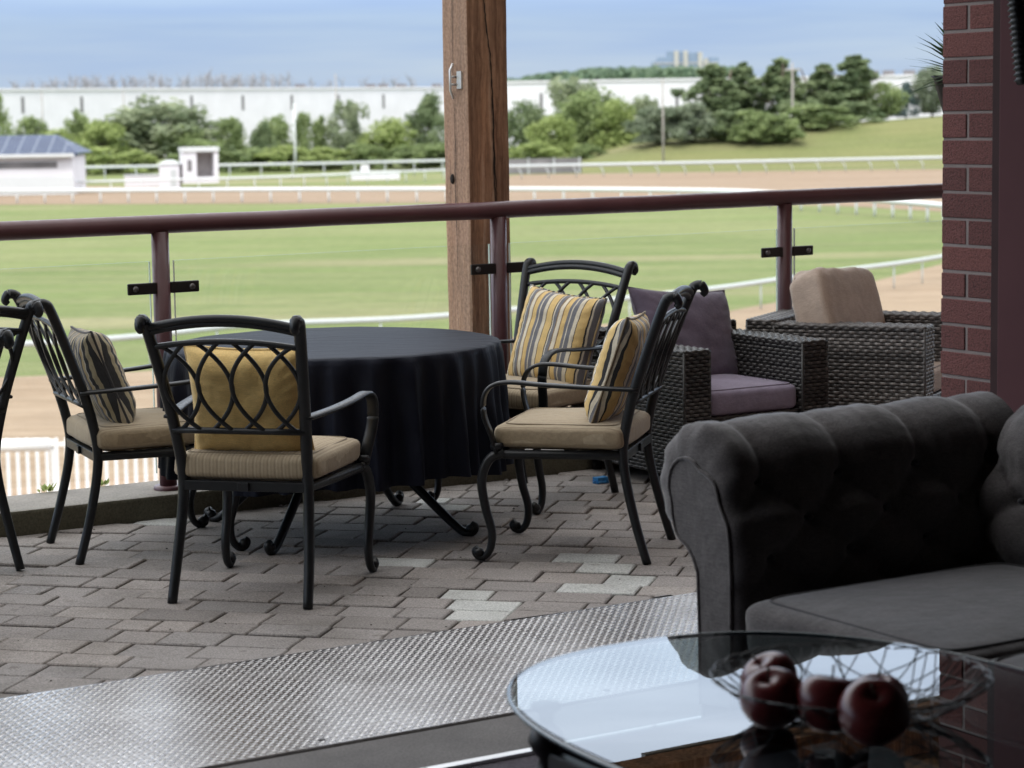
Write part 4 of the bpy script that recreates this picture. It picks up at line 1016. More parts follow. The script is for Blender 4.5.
# ---------------------------------------------------------------- cast metal dining armchair
def post_curve(s):
    return bez([(s * .243, -.318, .0), (s * .236, -.272, .16), (s * .226, -.235, .33), (s * .224, -.232, .45), (s * .236, -.272, .62), (s * .253, -.335, .80), (s * .268, -.392, .945), (s * .270, -.412, .972), (s * .270, -.436, .972), (s * .270, -.447, .950), (s * .270, -.436, .937)], 7)
def back_y(z): return -.232 - (z - .45) * .30 - max(0, z - .62) * .035
def half_w(z): return .224 + (z - .45) * .088
def make_chair():
    t = thing('dining_armchair', 'x', 'armchair')
    for s in (-1, 1):
        pc = post_curve(s); n = len(pc); mb = MB()
        rs = [.0188 - .003 * (1 - min(1, i / (n * .35))) if i < n * .8 else .0172 - .006 * (i / n - .8) / .2 for i in range(n)]
        mb.tube(pc, rs, 8, up=(0, 1, .3), flat=.95, square=True); mb.build('back_post', IRON, t)
        # front leg with scrolled foot
        lp = bez([(s * .262, .205, .405), (s * .268, .262, .375), (s * .273, .290, .30), (s * .272, .278, .20), (s * .272, .255, .11), (s * .273, .262, .045), (s * .274, .287, .014), (s * .274, .312, .018), (s * .274, .320, .036), (s * .274, .308, .046)], 7)
        n = len(lp); mb = MB(); mb.tube(lp, [.0180 - .0060 * min(1, i / (n * .7)) for i in range(n)], 8, up=(1, 0, 0), flat=1.05, square=True)
        mb.lathe([(0, -.018), (.017, -.012), (.021, 0), (.017, .012), (0, .018)], 12, (s * .274, .306, .031)); mb.build('leg', IRON, t)
        # armrest: flat bar from the post, dropping in front to the leg
        y0 = back_y(.64); ap = bez([(s * half_w(.64), y0, .636), (s * .275, -.12, .645), (s * .292, .05, .655), (s * .297, .17, .664), (s * .298, .235, .652), (s * .297, .268, .612), (s * .292, .272, .545), (s * .280, .250, .470), (s * .268, .232, .405)], 7)
        mb = MB(); nn = len(ap); mb.tube(ap, [.019 if i < nn * .75 else .019 - .004 * (i / nn - .75) * 4 for i in range(nn)], 8, up=(0, .5, .87) if False else None, flat=.42, square=True) if False else None
        # keep the wide side of the bar level: section axes from x
        vs = []; fs = []
        for i, p in enumerate(ap):
            tg = (ap[min(i + 1, nn - 1)] - ap[max(i - 1, 0)]).normalized(); b = Vector((1, 0, 0)) - tg * tg.x; b.normalize(); c = tg.cross(b)
            for (x, z) in ((-.021, -.004), (-.017, -.0065), (.017, -.0065), (.021, -.004), (.021, .003), (.014, .0075), (-.014, .0075), (-.021, .003)): vs.append(p + b * x - c * z if (c.z < 0 or (abs(c.z) < .01 and c.y < 0)) else p + b * x + c * z)
        for i in range(nn - 1):
            for k in range(8): fs.append((i * 8 + k, i * 8 + (k + 1) % 8, (i + 1) * 8 + (k + 1) % 8, (i + 1) * 8 + k))
        fs += [tuple(range(8)), tuple((nn - 1) * 8 + k for k in range(8))]
        mb = MB(); mb.add(vs, fs, .5, True); mb.lathe([(0, -.012), (.022, -.012), (.026, 0), (.022, .012), (0, .012)], 12, (s * .267, .232, .425)); mb.build('armrest', IRON, t, weld=True)
    # seat frame
    mb = MB(); z0, z1 = .378, .412
    mb.box(-.225, .225, -.245, -.215, z0, z1); mb.box(-.262, .262, .195, .225, z0, z1)
    for s in (-1, 1): mb.tube([(s * .224, -.23, .395), (s * .262, .21, .395)], .0165, 8, up=(0, 0, 1), square=True)
    mb.box(-.23, .23, -.03, .0, .39, .405); mb.box(-.02, .02, -.2551, -.2451, .380, .410)
    mb.build('seat_frame', IRON, t, bevel=.003)
    # top rail: a double ridged arched bar
    mb = MB()
    for (dz, dy, r) in ((.007, -.004, .0135), (-.010, .005, .0125)):
        mb.tube([Vector((x, back_y(.94 + arch * 1) + dy, .938 + dz + arch)) for x, arch in [(-.268 + .536 * k / 24, .034 * (1 - ((k - 12) / 12.) ** 2)) for k in range(25)]], r, 8)
    mb.build('top_rail', IRON, t)
    # lattice: thin arched bar, low bar, four interlaced ovals
    mb = MB(); zb, zt = .588, .878
    def fr(x, z): return Vector((x, back_y(z), z))
    W = half_w(.73)
    mb.tube([fr(-half_w(zt) + 2 * half_w(zt) * k / 24, zt + .022 * (1 - ((k - 12) / 12.) ** 2)) for k in range(25)], .0095, 8, up=(0, 1, .3), square=True)
    mb.tube([fr(-half_w(zb) + 2 * half_w(zb) * k / 4, zb) for k in range(5)], .0105, 8, up=(0, 1, .3), square=True)
    for i in range(4):
        for sg in (-1, 1):
            pts = []
            for k in range(29):
                v = k / 28; z = zb + (zt - zb) * v; hw = half_w(z) - .010
                x = ((i - 1.5) * .5 + sg * .25 * (1 - ((v - .5) / .385) ** 2)) * hw
                x = max(-hw, min(hw, x)); z += .022 * (1 - (x / half_w(zt)) ** 2) * v ** 2
                pts.append(fr(x, z) + Vector((0, .003 * sg, 0)))
            mb.tube(pts, .0075, 8, up=(0, 1, .3), flat=.8, square=True)
    mb.build('lattice_back', IRON, t)
    mb = puff_mb(.535, .50, .094, .18, .40, seed=1, wr=.006, crown=.012); cu = mb.build('seat_cushion', M_TAN, t, (0, .005, .458))
    puff_piping(.537, .502, .094, .18, .40, (-50, 50), .0048).build('piping', M_TANP, cu)
    return t
def chair_pose(c, d):
    d = Vector((d[0], d[1])).normalized(); return Vector((c[0], c[1], 0)), math.atan2(-d.x, d.y)
GRP = 'cast metal armchairs on the patio'
def front_c(rm, fm):
    d = (Vector(fm) - Vector(rm)).normalized(); return Vector(rm) + d * .31, d
CH = {}
SPEC = [
 ('front', 'dark metal armchair seen from behind with a gold pillow on its seat', *front_c((-.927, 7.53), (-.78, 8.10))),
 ('right', 'dark metal armchair in side view right of the round table, facing left', *front_c((.533, 8.35), (-.04, 8.50))),
 ('left', 'dark metal armchair left of the table, turned to the right with a dark striped pillow', *front_c((-1.70, 8.505), (-1.142, 8.752))),
 ('back', 'dark metal armchair behind the table facing the viewer with a wide striped pillow', (.052, 9.576), (-.6, -.8)),
 ('a', 'farther of the two dark metal armchairs cut off at the left edge', (-2.21, 8.20), (-.8, .6)),
 ('b', 'nearer of the two dark metal armchairs cut off at the left edge', (-2.07, 7.125), (-.75, .66))]
proto = make_chair()
for i, (k, lab, c, d) in enumerate(SPEC):
    o = proto if i == 0 else copy_tree(proto)
    loc, rz = chair_pose(c, d); o.location = loc; o.rotation_euler = (0, 0, rz); tag(o, lab, 'armchair', GRP); CH[k] = o

def throw_pillow(label, root, loc, rot, W, Hh, T, mat, emat, seed, pin=.07, name='throw_pillow'):
    o = pillow_mb(W, Hh, T, seed, pin).build(name, mat, weld=True); set_on(o, root, loc, rot); tag(o, label, 'pillow')
    pillow_edge(W, Hh, pin).build('piping', emat, o); return o
throw_pillow('plain gold throw pillow standing against the back of the front chair', CH['front'], (.0, -.165, .675), (R(14), R(1), R(2)), .43, .40, .15, M_GOLD, M_GOLDP, 3)
throw_pillow('wide throw pillow with gold, grey and cream stripes on the chair behind the table', CH['back'], (-.075, -.13, .672), (R(17), R(-6), R(-4)), .42, .42, .16, M_STRIPE, M_STRIPE_D, 5)
throw_pillow('striped throw pillow seen edge on in the chair right of the table', CH['right'], (.01, -.165, .685), (R(19), R(2), R(2)), .40, .42, .14, M_STRIPE, M_TANP, 8)
throw_pillow('dark striped throw pillow on the chair left of the table', CH['left'], (-.01, -.15, .665), (R(20), R(-2), R(-3)), .41, .39, .15, M_STRIPE_D, M_SOFAD, 12)

# ---------------------------------------------------------------- round table and its cloth
TC = (-.70, 8.93); TR = .655
t = thing('dining_table', 'round metal patio table hidden under a black cloth, scrolled feet showing', 'table', (TC[0], TC[1], 0))
mb = MB(); mb.lathe([(0, .715), (TR - .02, .715), (TR - .01, .722), (TR - .01, .735), (TR - .02, .742), (0, .742)], 64); mb.build('tabletop', IRON, t)
mb = MB(); mb.tube([(0, 0, .30), (0, 0, .5), (0, 0, .714)], [.03, .026, .04], 12)
mb.tube([(.22 * math.cos(k * .2618), .22 * math.sin(k * .2618), .30) for k in range(24)], .012, 8, closed=True); mb.build('pedestal', IRON, t)
for a_ in (-22, 68, 158, 248):
    c_, s_ = math.cos(R(a_)), math.sin(R(a_))
    lp = bez([(.03, 0, .52), (.12, 0, .40), (.22, 0, .30), (.36, 0, .17), (.49, 0, .055), (.545, 0, .016), (.58, 0, .018), (.592, 0, .04), (.575, 0, .05)], 6)
    mb = MB(); mb.tube([(p.x * c_, p.x * s_, p.z) for p in lp], [.019 - .006 * i / len(lp) for i in range(len(lp))], 8, up=(-s_, c_, 0), square=True)
    mb.lathe([(0, -.02), (.018, -.013), (.022, 0), (.018, .013), (0, .02)], 12, (.575 * c_, .575 * s_, .032)); mb.build('leg', IRON, t)
rn = random.Random(21); NF = 26
ph = [rn.uniform(0, 6.28) for _ in range(6)]
def cloth_pt(u, v):
    # v 0..1: centre, edge, hem
    a = 2 * math.pi * u
    fold = (1 - 2 * abs(math.sin(a * 11 + ph[0] + 1.1 * math.sin(a * 3 + ph[1])))) * .55 + math.sin(a * 37 + ph[2] + 1.3 * math.sin(a * 5 + ph[3])) * .45
    if v < .42:
        r = TR * (v / .42); z = .748 + .0025 * noise.noise(Vector((r * math.cos(a) * 6, r * math.sin(a) * 2.5, 3))) - (.004 if v > .40 else 0)
        return Vector((r * math.cos(a), r * math.sin(a), z))
    q = (v - .42) / .58
    drop = .475 + .012 * math.sin(a * 3 + ph[4]) + .008 * math.sin(a * 8 + ph[5])
    r = TR + .008 * min(1, q * 12) + .028 * q + fold * .046 * q ** .6 * (1 if q > .03 else .3) + .006 * noise.noise(Vector((a * 9, q * 4, 1)))
    z = .744 - .006 * min(1, q * 14) - drop * q
    return Vector((r * math.cos(a), r * math.sin(a), z))
mb = MB(); mb.grid(cloth_pt, 620, 46, wrapu=True)
o = mb.build('tablecloth', M_CLOTH, None, (TC[0], TC[1], 0), weld=True)
tag(o, 'black cloth draped in folds over the round patio table', 'tablecloth')

# ---------------------------------------------------------------- wicker armchairs
def wpanel(mb, O, u, v, nrm, w_, h_, rn, ch=.0165, wl=.048):
    O, u, v, nrm = Vector(O), Vector(u), Vector(v), Vector(nrm); nc = max(1, round(h_ / ch)); ch = h_ / nc
    ns = max(4, int(w_ / (wl / 4)))
    for j in range(nc):
        z = (j + .5) * ch; row = rn.uniform(.1, .75); ph_ = math.pi * (j % 2) + rn.uniform(-.3, .3); vs = []; hh = ch * .46 * rn.uniform(.85, 1.05)
        for i in range(ns + 1):
            x = w_ * i / ns; o_ = .0035 * math.sin(2 * math.pi * x / wl + ph_); dz = rn.uniform(-.0007, .0007)
            for (dv, dn) in ((-1, -.001), (-.45, .0022), (.45, .0022), (1, -.001)): vs.append(O + u * x + v * (z + dv * hh + dz) + nrm * (.0055 + o_ + dn))
        for i in range(ns):
            tn = row + .22 * math.sin(2 * math.pi * (w_ * (i + .5) / ns) / wl + ph_) + rn.uniform(-.08, .08)  # glints and weave shading painted in: strands paler where they bow out
            mb.add(vs[i * 4:i * 4 + 8], [(0, 4, 5, 1), (1, 5, 6, 2), (2, 6, 7, 3)], min(1, max(0, tn)), False)
WM = [None]
def wbox(name, parent, x0, x1, y0, y1, z0, z1, rn, faces='LRFBT'):
    mb = MB(); mb.box(x0, x1, y0, y1, z0, z1); core = mb.build(name, M_WCORE, parent)
    mb = MB(); X, Y, Z = Vector((1, 0, 0)), Vector((0, 1, 0)), Vector((0, 0, 1))
    if 'L' in faces: wpanel(mb, (x0, y1, z0), -Y, Z, -X, y1 - y0, z1 - z0, rn)
    if 'R' in faces: wpanel(mb, (x1, y0, z0), Y, Z, X, y1 - y0, z1 - z0, rn)
    if 'F' in faces: wpanel(mb, (x1, y1, z0), -X, Z, Y, x1 - x0, z1 - z0, rn)
    if 'B' in faces: wpanel(mb, (x0, y0, z0), X, Z, -Y, x1 - x0, z1 - z0, rn)
    if 'T' in faces:
        if (x1 - x0) > (y1 - y0): wpanel(mb, (x0, y0, z1), X, Y, Z, x1 - x0, y1 - y0, rn)
        else: wpanel(mb, (x1, y0, z1), Y, -X, Z, y1 - y0, x1 - x0, rn)
    # rounded strands along the upper corners
    for (x, y) in ((x0, y0), (x1, y0), (x0, y1), (x1, y1)): mb.tube([(x, y, z0), (x, y, (z0 + z1) / 2), (x, y, z1)], .008, 6, tone=.3)
    for (p, q) in (((x0, y0), (x1, y0)), ((x1, y0), (x1, y1)), ((x1, y1), (x0, y1)), ((x0, y1), (x0, y0))):
        L = math.hypot(q[0] - p[0], q[1] - p[1]); k = max(2, int(L / .012)); pts = [(p[0] + (q[0] - p[0]) * i / k, p[1] + (q[1] - p[1]) * i / k, z1 + .002 + .003 * math.sin(i * 1.6)) for i in range(k + 1)]
        mb.tube(pts, .0085, 6, tone=.45)
    mb.build('woven_strands', WM[0], core); return core
def wicker_chair(label, loc, rz, W, D, ah, bh, seed, mat, pm):
    rn = random.Random(seed); t = thing('wicker_armchair', label, 'armchair', loc, rz, 'wicker armchairs by the railing')
    at, bt = .135, .13; x0, x1, y0, y1 = -W / 2, W / 2, -D / 2, D / 2
    wbox('arm', t, x0, x0 + at, y0 + bt, y1, .06, ah, rn); wbox('arm', t, x1 - at, x1, y0 + bt, y1, .06, ah, rn)
    wbox('back', t, x0, x1, y0, y0 + bt - .001, .06, bh, rn); wbox('seat_base', t, x0 + at + .003, x1 - at - .003, y0 + bt + .003, y1 - .02, .07, .30, rn, 'F')
    for x in (x0 + .05, x1 - .05):
        for y in (y0 + .05, y1 - .05):
            mb = MB(); mb.lathe([(0, 0), (.02, 0), (.024, .06), (0, .06)], 12, (x, y, 0)); mb.build('foot', M_WCORE, t)
    w_, d_ = W - 2 * at - .01, D - bt - .02
    c = puff_mb(w_, d_, .125, .13, .30, seed=seed, wr=.004, crown=.012).build('seat_cushion', mat, t, (0, bt / 2 - .003, .365)); puff_piping(w_, d_, .125, .13, .30, (-42, 42), .004).build('piping', pm, c)
    return t
WM[0] = mat_wicker(.26)
rz1 = TH + math.pi + R(0)
FL = Vector((.735, 9.66)); d1 = Vector((-NX.x, -NX.y)); e1 = Vector((AX.x, AX.y))
W1, D1 = .78, .80
c1 = FL + e1 * W1 / 2 - d1 * D1 / 2
WC1 = wicker_chair('dark wicker armchair with light plum seat cushion, left of the beige one, facing the doorway', (c1.x, c1.y, 0), rz1, W1, D1, .60, .64, 3, M_PURPS, M_PURP)
WM[0] = M_WICKER
d2 = Vector((.9, -.42)).normalized(); l2 = Vector((-d2.y, d2.x)); W2, D2 = .74, .84
corner = Vector((1.10, 10.56)); c2 = corner + d2 * D2 / 2 + l2 * W2 / 2
WC2 = wicker_chair('brown grey wicker armchair with a beige cushion seen from its side near the brick pillar', (c2.x, c2.y, 0), math.atan2(-d2.x, d2.y), W2, D2, .635, .65, 5, M_BEIGE, M_BEIGEP)
throw_pillow('large plum pillow with pointed corners leaning in the wicker chair', WC1, (-.03, -.15, .595), (R(22), R(-5), R(8)), .61, .48, .17, M_PURP, M_PURP, 15, .09)
o = puff_mb(.55, .20, .46, .27, .33, 84, 26, seed=7, wr=.022, crown=0).build('back_cushion', M_BEIGE); set_on(o, WC2, (0.02, -.075, .645), (R(18), R(-5), R(-13)))
tag(o, 'thick beige box cushion standing in the wicker chair by the brick pillar', 'cushion')
def frame_pipe(W, D, Hh):
    mb = MB()
    for y in (-D / 2 * .92, D / 2 * .92):
        pts = []
        for k in range(64):
            a = 2 * math.pi * k / 64; pts.append((W / 2 * .965 * sgnp(math.cos(a), .2), y, Hh / 2 * .965 * sgnp(math.sin(a), .2)))
        mb.tube(pts, .0055, 6, closed=True)
    return mb
frame_pipe(.535, .125, .44).build('piping', M_BEIGEP, o)
# scrap by the wicker chair foot
mb = MB(); mb.grid(lambda u, v: Vector(((u - .5) * .075, (v - .5) * .05, .012 + .014 * noise.noise(Vector((u * 5, v * 4, 2))))), 10, 8); mb.grid(lambda u, v: Vector(((u - .5) * .075, (v - .5) * .05, .001 + .002 * u)), 10, 8, flip=True)
mb.box(-.03, .03, -.02, .02, .002, .03)
o = mb.build('plastic_packet', plain('blue_plastic', (.03, .22, .50), .35), None, (.385, 9.93, 0), (0, 0, .6)); tag(o, 'small crumpled bright blue packet lying under the right armchair', 'packet')

# ---------------------------------------------------------------- tufted roll arm sofa
SO = (3.40, 2.2, 0); sofa = AT('tufted_sofa', 'charcoal tufted sofa with rolled arms standing in the doorway at right', 'sofa', SO)
def profile(n_in, sg=1):
    # points (offset outward from the inner face, z): inner face, roll, neck, outer face
    pts = [(.0, .06), (.0, .30), (-.002, .45), (.004, .55), (.014, .605)]
    c, z0, r = .215, .668, .166
    for k in range(17): a = math.pi * (1.02 - k / 16 * 1.50); pts.append((c + r * math.cos(a), z0 + r * math.sin(a) * 1.0))
    pts += [(.205, .484), (.186, .450), (.180, .30), (.180, .06)]
    return pts
PROF = [Vector((x, z)) for x, z in profile(0)]
def resample(pts, n):
    d = [0]
    for p, q in zip(pts, pts[1:]): d.append(d[-1] + (q - p).length)
    out = []
    for i in range(n):
        s = d[-1] * i / (n - 1); k = 0
        while k < len(d) - 2 and d[k + 1] < s: k += 1
        f = (s - d[k]) / max(1e-9, d[k + 1] - d[k]); out.append(pts[k].lerp(pts[k + 1], f))
    return out, d[-1]
NP_ = 110; RP, LP = resample(PROF, NP_)
NRM = []
for i in range(NP_):
    tg = (RP[min(i + 2, NP_ - 1)] - RP[max(i - 2, 0)]).normalized(); NRM.append(Vector((-tg.y, tg.x)))
def sst(x): x = min(1, max(0, x)); return x * x * (3 - 2 * x)
def inset_at(f):
    # the roll is gathered deep round the scroll, the straight sides only eased
    return .030 + .058 * sst((f - .33) / .08) * (1 - sst((f - .66) / .09)) - .012 * sst((f - .70) / .06)
S_FIRST = None
for i, p in enumerate(RP):
    if p.y > .685 and S_FIRST is None: S_FIRST = i / (NP_ - 1) * LP
PER, ROW, T0 = .262, .105, .0
def tuft(t_, s_, t0):
    # s_: length along the profile; t_: length along the arm
    u = (t_ - t0) / PER; v = (S_FIRST - s_) / (2 * ROW)
    fade = 1.0
    if v < 0:
        fade = 1 - min(1, max(0, (s_ - S_FIRST - .20) / .12)); h = abs(math.sin(math.pi * u)) ** .42
        h = h * 1.0
    else:
        vv = min(v, 2.0); h = (abs(math.sin(math.pi * (u + vv))) * abs(math.sin(math.pi * (u - vv)))) ** .42
        if v > 1.4: fade = max(0, 1 - (v - 1.4) / .5)
    return (h - .75) * .036 * fade
def button_dip(t_, s_, t0):
    d = 0
    for r_ in range(3):
        sr = S_FIRST - r_ * ROW; off = 0 if r_ % 2 == 0 else .5
        k = round((t_ - t0) / PER - off) + off; dt, ds = t_ - t0 - k * PER, s_ - sr
        d -= .026 * math.exp(-(dt * dt + ds * ds) / (2 * .017 ** 2))
    return d
def roll_body(name, length, place, t0, front=True, parent=sofa, seed=0):
    # place(t, off, z) -> a, n, z
    nt_ = int(length / .0095); rows = []
    lead = 9
    def fn(u, v):
        i = round(u * (nt_ + lead - 1)); j = round(v * (NP_ - 1)); p, nr = RP[j], NRM[j]; s_ = j / (NP_ - 1) * LP
        if i < lead and front:
            f = i / (lead - 1); t_ = .07 * (1 - math.sin(f * math.pi / 2)) ; t_ = .052 * (1 - math.cos((1 - f) * math.pi / 2)) * -1 + .0; inset = inset_at(s_ / LP) * 1.04 * (1 - math.sin(f * math.pi / 2)) ; t_ = .052 - .052 * math.cos(f * math.pi / 2)
            gath = .006 * math.sin(s_ * 62 + 2.2 * noise.noise(Vector((s_ * 5, seed, 0)))) * (1 if .35 < s_ / LP < .82 else .25) * math.sin(f * math.pi)
            k = -inset + gath + (tuft(.052, s_, t0) + button_dip(.052, s_, t0)) * f * .6
        else:
            t_ = .052 + (length - .052) * max(0, (i - lead + 1)) / nt_
            edge = min(1, (t_ - .052) / .07); k = (tuft(t_, s_, t0) + button_dip(t_, s_, t0)) * (.6 + .4 * edge) + .0025 * noise.noise(Vector((t_ * 9, s_ * 9, seed))) + .0028 * noise.noise(Vector((t_ * 34, s_ * 5, seed + 4))) * (1 if .32 < s_ / LP < .75 else .4)
            k += .0016 * math.sin(s_ * 70) * (1 - edge) * (1 if .35 < s_ / LP < .8 else 0)
        q = p + nr * k
        a_, n_, z_ = place(t_, q.x, q.y)
        return Vector((a_ - SO[0], n_ - SO[1], z_))
    mb = MB(); mb.grid(fn, nt_ + lead, NP_); o = mb.build(name, M_SOFA, parent, weld=True); return o
A_F = 3.405; N_IN = 4.485
arm = roll_body('arm', 1.02, lambda t_, x, z: (A_F + t_, N_IN + x, z), .40 - .008, True, seed=1)
# scroll front panel with piping
ins = [RP[j] - NRM[j] * inset_at(j / (NP_ - 1)) for j in range(4, NP_ - 3)]
def panel(place, parent):
    mb = MB(); vs = [];
    for d_ in (.012, -.004): vs += [Vector(place(d_, p.x, p.y)) for p in ins]
    k = len(ins); fs = [tuple(range(k, 2 * k))] + [(i, i + 1, k + i + 1, k + i) for i in range(k - 1)]
    mb.add([v - Vector(SO) for v in vs], fs, .5, False); o = mb.build('front_panel', M_SOFA, parent, weld=True)
    mb = MB(); mb.tube([Vector(place(-.004, p.x, p.y)) - Vector(SO) for p in ins], .005, 6); mb.build('piping', M_SOFA, o)
    return o
panel(lambda t_, x, z: (A_F + t_, N_IN + x, z), sofa)
# the far arm, out of the picture to the right
arm2 = roll_body('arm', .90, lambda t_, x, z: (A_F + t_, 2.62 - x, z), .40, True, seed=2)
panel(lambda t_, x, z: (A_F + t_, 2.62 - x, z), sofa)
A_BK = 4.215
bk = roll_body('backrest', 1.88, lambda t_, x, z: (A_BK + x, 4.545 - t_, z + .004), .30, False, seed=3)
# tuft buttons
for (t0, place, nr_) in ((.392, lambda t_, x, z: (A_F + t_, N_IN + x, z), (0, -1, 0)), (.30, lambda t_, x, z: (A_BK + x, 4.545 - t_, z), (-1, 0, 0))):
    for r_ in range(3):
        j = round((S_FIRST - r_ * ROW) / LP * (NP_ - 1)); p = RP[j] - NRM[j] * .036
        for k in range(-2, 6):
            t_ = t0 + (k + (.5 if r_ % 2 else 0)) * PER
            if .10 < t_ < (.78 if nr_[1] else 1.7):
                c = Vector(place(t_, p.x, p.y)) - Vector(SO); mb = MB()
                mb.lathe([(0, -.009), (.010, -.006), (.013, 0), (.010, .006), (0, .009)], 10, c); mb.build('button', M_SOFAD, sofa)
mb = MB(); mb.box(A_F + .035, 4.35, 2.65, 4.53, .07, .30); AN(mb, 'base', M_SOFA, SO, sofa, bevel=.012)
for (a_, n_) in ((3.47, 4.58), (4.2, 4.58), (3.47, 2.55), (4.2, 2.55)):
    mb = MB(); mb.lathe([(0, 0), (.02, 0), (.03, .04), (.026, .07), (0, .07)], 14, (a_, n_, 0)); AN(mb, 'foot', M_DARKMETAL, SO, sofa)
for n0, n1 in ((3.665, 4.42), (2.66, 3.655)):
    w_, d_ = 4.24 - 3.345, n1 - n0
    c = puff_mb(w_, d_, .165, .14, .32, 96, 28, seed=int(n0 * 10), wr=.004, crown=.016).build('seat_cushion', M_SOFA, sofa, ((3.345 + 4.24) / 2 - SO[0], (n0 + n1) / 2 - SO[1], .356)); puff_piping(w_, d_, .165, .14, .32, (-46, 46), .005).build('piping', M_SOFAD, c)

# ---------------------------------------------------------------- glass coffee table, bowl, apples
CT = (2.70, 3.17); TZ = .50
t = AT('coffee_table', 'oval glass topped coffee table with a dark ornate base in front of the sofa', 'coffee table', (CT[0], CT[1], 0)); org = (CT[0], CT[1], 0)
M_TGL = thin_glass('table_glass', 3.8, (.62, .68, .68), 0)
def oval(s, ex=2.5):
    return [(CT[0] + .535 * s * sgnp(math.cos(2 * math.pi * k / 96), 2 / ex), CT[1] + (.535 * s / .535 * .80 - (0 if s == 1 else 0)) * sgnp(math.sin(2 * math.pi * k / 96), 2 / ex)) for k in range(96)]
def oval_off(d): return [(CT[0] + (.535 - d) * sgnp(math.cos(2 * math.pi * k / 96), .8), CT[1] + (.80 - d) * sgnp(math.sin(2 * math.pi * k / 96), .8)) for k in range(96)]
o1, o2 = oval_off(.006), oval_off(0)
mb = MB(); vs = [(x, y, TZ) for x, y in o1] + [(x, y, TZ - .012) for x, y in o1]
mb.add(vs, [tuple(range(96)), tuple(range(96, 192))[::-1]]); AN(mb, 'glass_top', M_TGL, org, t)
mb = MB(); mb.tube([Vector((x, y, TZ - .006)) for x, y in o2], .005, 10, closed=True)
m_, nt_, b_ = newmat('polished_glass_edge'); b_.inputs['Base Color'].default_value = (.07, .10, .115, 1); b_.inputs['Roughness'].default_value = .08; b_.inputs['Specular IOR Level'].default_value = .9
AN(mb, 'glass_edge', m_, org, t)
for sa in (-1, 1):
    for sn in (-1, 1):
        x, y = CT[0] + sa * .385, CT[1] + sn * .50
        mb = MB(); mb.lathe([(.0, TZ - .0125), (.030, TZ - .013), (.030, TZ - .022), (.016, TZ - .03), (.014, TZ - .05), (.03, TZ - .065), (.038, TZ - .085), (.03, TZ - .105), (.016, TZ - .12), (.02, TZ - .14), (.036, TZ - .16), (.042, TZ - .2), (.034, TZ - .27), (.022, TZ - .36), (.03, TZ - .40), (.02, TZ - .43), (.034, TZ - .47), (.034, 0), (0, 0)][::-1], 20, (x, y, 0)); AN(mb, 'leg', M_DARKMETAL, org, t)
mb = MB()
for sn in (-1, 1): mb.box(CT[0] - .37, CT[0] + .37, CT[1] + sn * .50 - .012, CT[1] + sn * .50 + .012, TZ - .20, TZ - .10)
for sa in (-1, 1): mb.box(CT[0] + sa * .385 - .012, CT[0] + sa * .385 + .012, CT[1] - .48, CT[1] + .48, TZ - .197, TZ - .103)
AN(mb, 'apron', M_DARKMETAL, org, t, bevel=.004)
BC = (2.70, 3.215); BR = .25
def bowl_z(r): return TZ + .004 + .074 * (r / BR) ** 3.2
bw = AT('wire_bowl', 'wide shallow black wire bowl holding apples on the glass table', 'bowl', (BC[0], BC[1], TZ)); org = (BC[0], BC[1], TZ)
M_WIRE = plain('black_wire', (.018, .018, .02), .35, .3)
mb = MB(); rn = random.Random(17)
for k in range(34):
    a0 = 2 * math.pi * k / 34 * 7 % 6.283 + rn.uniform(-.06, .06); a1 = a0 + rn.uniform(1.5, 2.7)
    p, q = Vector((math.cos(a0), math.sin(a0))) * BR, Vector((math.cos(a1), math.sin(a1))) * BR
    bow = (p + q) * .5; side = rn.uniform(-.25, .12); pts = []
    for i in range(19):
        f = i / 18; x = p.lerp(q, f) + (bow if bow.length < 1e-3 else bow.normalized()) * (BR * side * math.sin(math.pi * f)); r_ = min(BR, x.length)
        pts.append((BC[0] + x.x, BC[1] + x.y, bowl_z(r_)))
    mb.tube(pts, .0015, 5)
AN(mb, 'wire_mesh', M_WIRE, org, bw)
mb = MB()
for k in range(23):   # hairpin loops that make the rim
    a0 = 2 * math.pi * k / 23; pts = []
    for i in range(9):
        f = i / 8; a = a0 + .26 * (f - .5) * 2.0; r_ = BR * (1 + .045 * math.sin(math.pi * f)); pts.append((BC[0] + r_ * math.cos(a), BC[1] + r_ * math.sin(a), bowl_z(BR) + .006 * math.sin(math.pi * f)))
    mb.tube(pts, .0019, 6)
AN(mb, 'rim', M_WIRE, org, bw)
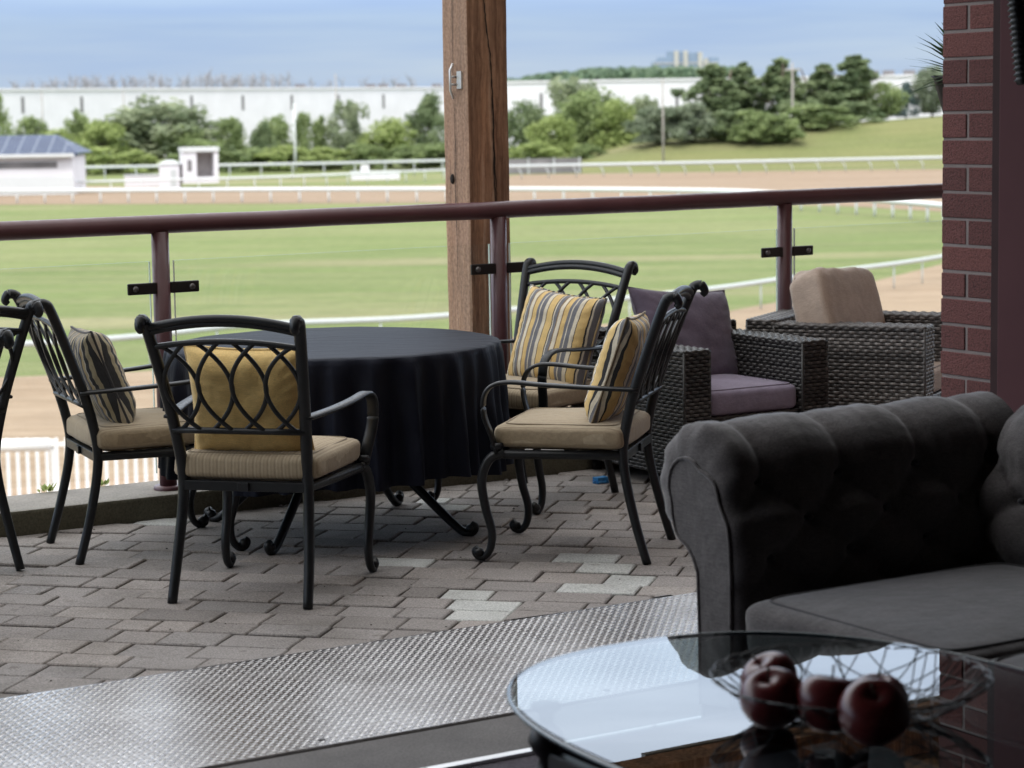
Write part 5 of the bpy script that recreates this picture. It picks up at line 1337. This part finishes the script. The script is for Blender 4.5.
def mat_apple():
    m, nt, b = newmat('apple_skin'); v = coords(nt, (9, 9, 1.4)); c = ramp(nt, noise_tex(nt, v, 3, 5, .6), [(.3, (.085, .010, .013)), (.6, (.15, .022, .022)), (.78, (.22, .08, .035))])
    sp = ramp(nt, noise_tex(nt, coords(nt), 130, 2), [(.66, (0,) * 3), (.72, (.35,) * 3)])
    nt.links.new(mix(nt, sp, c, (.30, .16, .10)), b.inputs['Base Color']); b.inputs['Roughness'].default_value = .28; return m
M_APPLE = mat_apple(); M_STEM = plain('apple_stem', (.07, .045, .025), .8)
AP = [((2.505, 3.20), .058, (.35, -.3), 'dark red apple at the left front in the wire bowl'), ((2.565, 3.115), .059, (.12, .2), 'dark red apple in the middle of the front row, stem upright'),
      ((2.582, 3.012), .061, (-.5, -.3), 'dark red apple at the right front with its dimpled top turned to the viewer'), ((2.60, 3.33), .053, (.2, .5), 'dark red apple tucked behind the left front apple'), ((2.652, 3.085), .055, (.1, .1), 'dark red apple mostly hidden behind the right front apple')]
for i, ((a_, n_), r_, tl, lab) in enumerate(AP):
    rb = math.hypot(a_ - BC[0], n_ - BC[1]); zc = min(bowl_z(rb), TZ + .016) + r_ * .92
    prof = []
    for k in range(25):
        ph_ = -math.pi / 2 + math.pi * k / 24; rad = r_ * math.cos(ph_) * (1 + .10 * math.sin(ph_)) * 1.04; z = r_ * .92 * math.sin(ph_)
        if ph_ > .9: z -= r_ * .30 * ((ph_ - .9) / .67) ** 2.2
        if ph_ < -1.15: z += r_ * .16 * ((-1.15 - ph_) / .42) ** 1.5
        prof.append((max(0, rad), z))
    mb = MB(); mb.lathe(prof, 32, rad=lambda a, z: 1 + .018 * math.cos(5 * a + i) * (1 if z < 0 else .5))
    o = mb.build('apple', M_APPLE, None, P(a_, n_, zc), (tl[0], tl[1], i * 1.3), weld=True); tag(o, lab, 'apple', 'apples in the wire bowl')
    mb = MB(); mb.tube([(0, 0, r_ * .58), (.003, 0, r_ * .85), (.009, .002, r_ * 1.16)], [.0022, .002, .0026], 6); mb.build('stem', M_STEM, o)
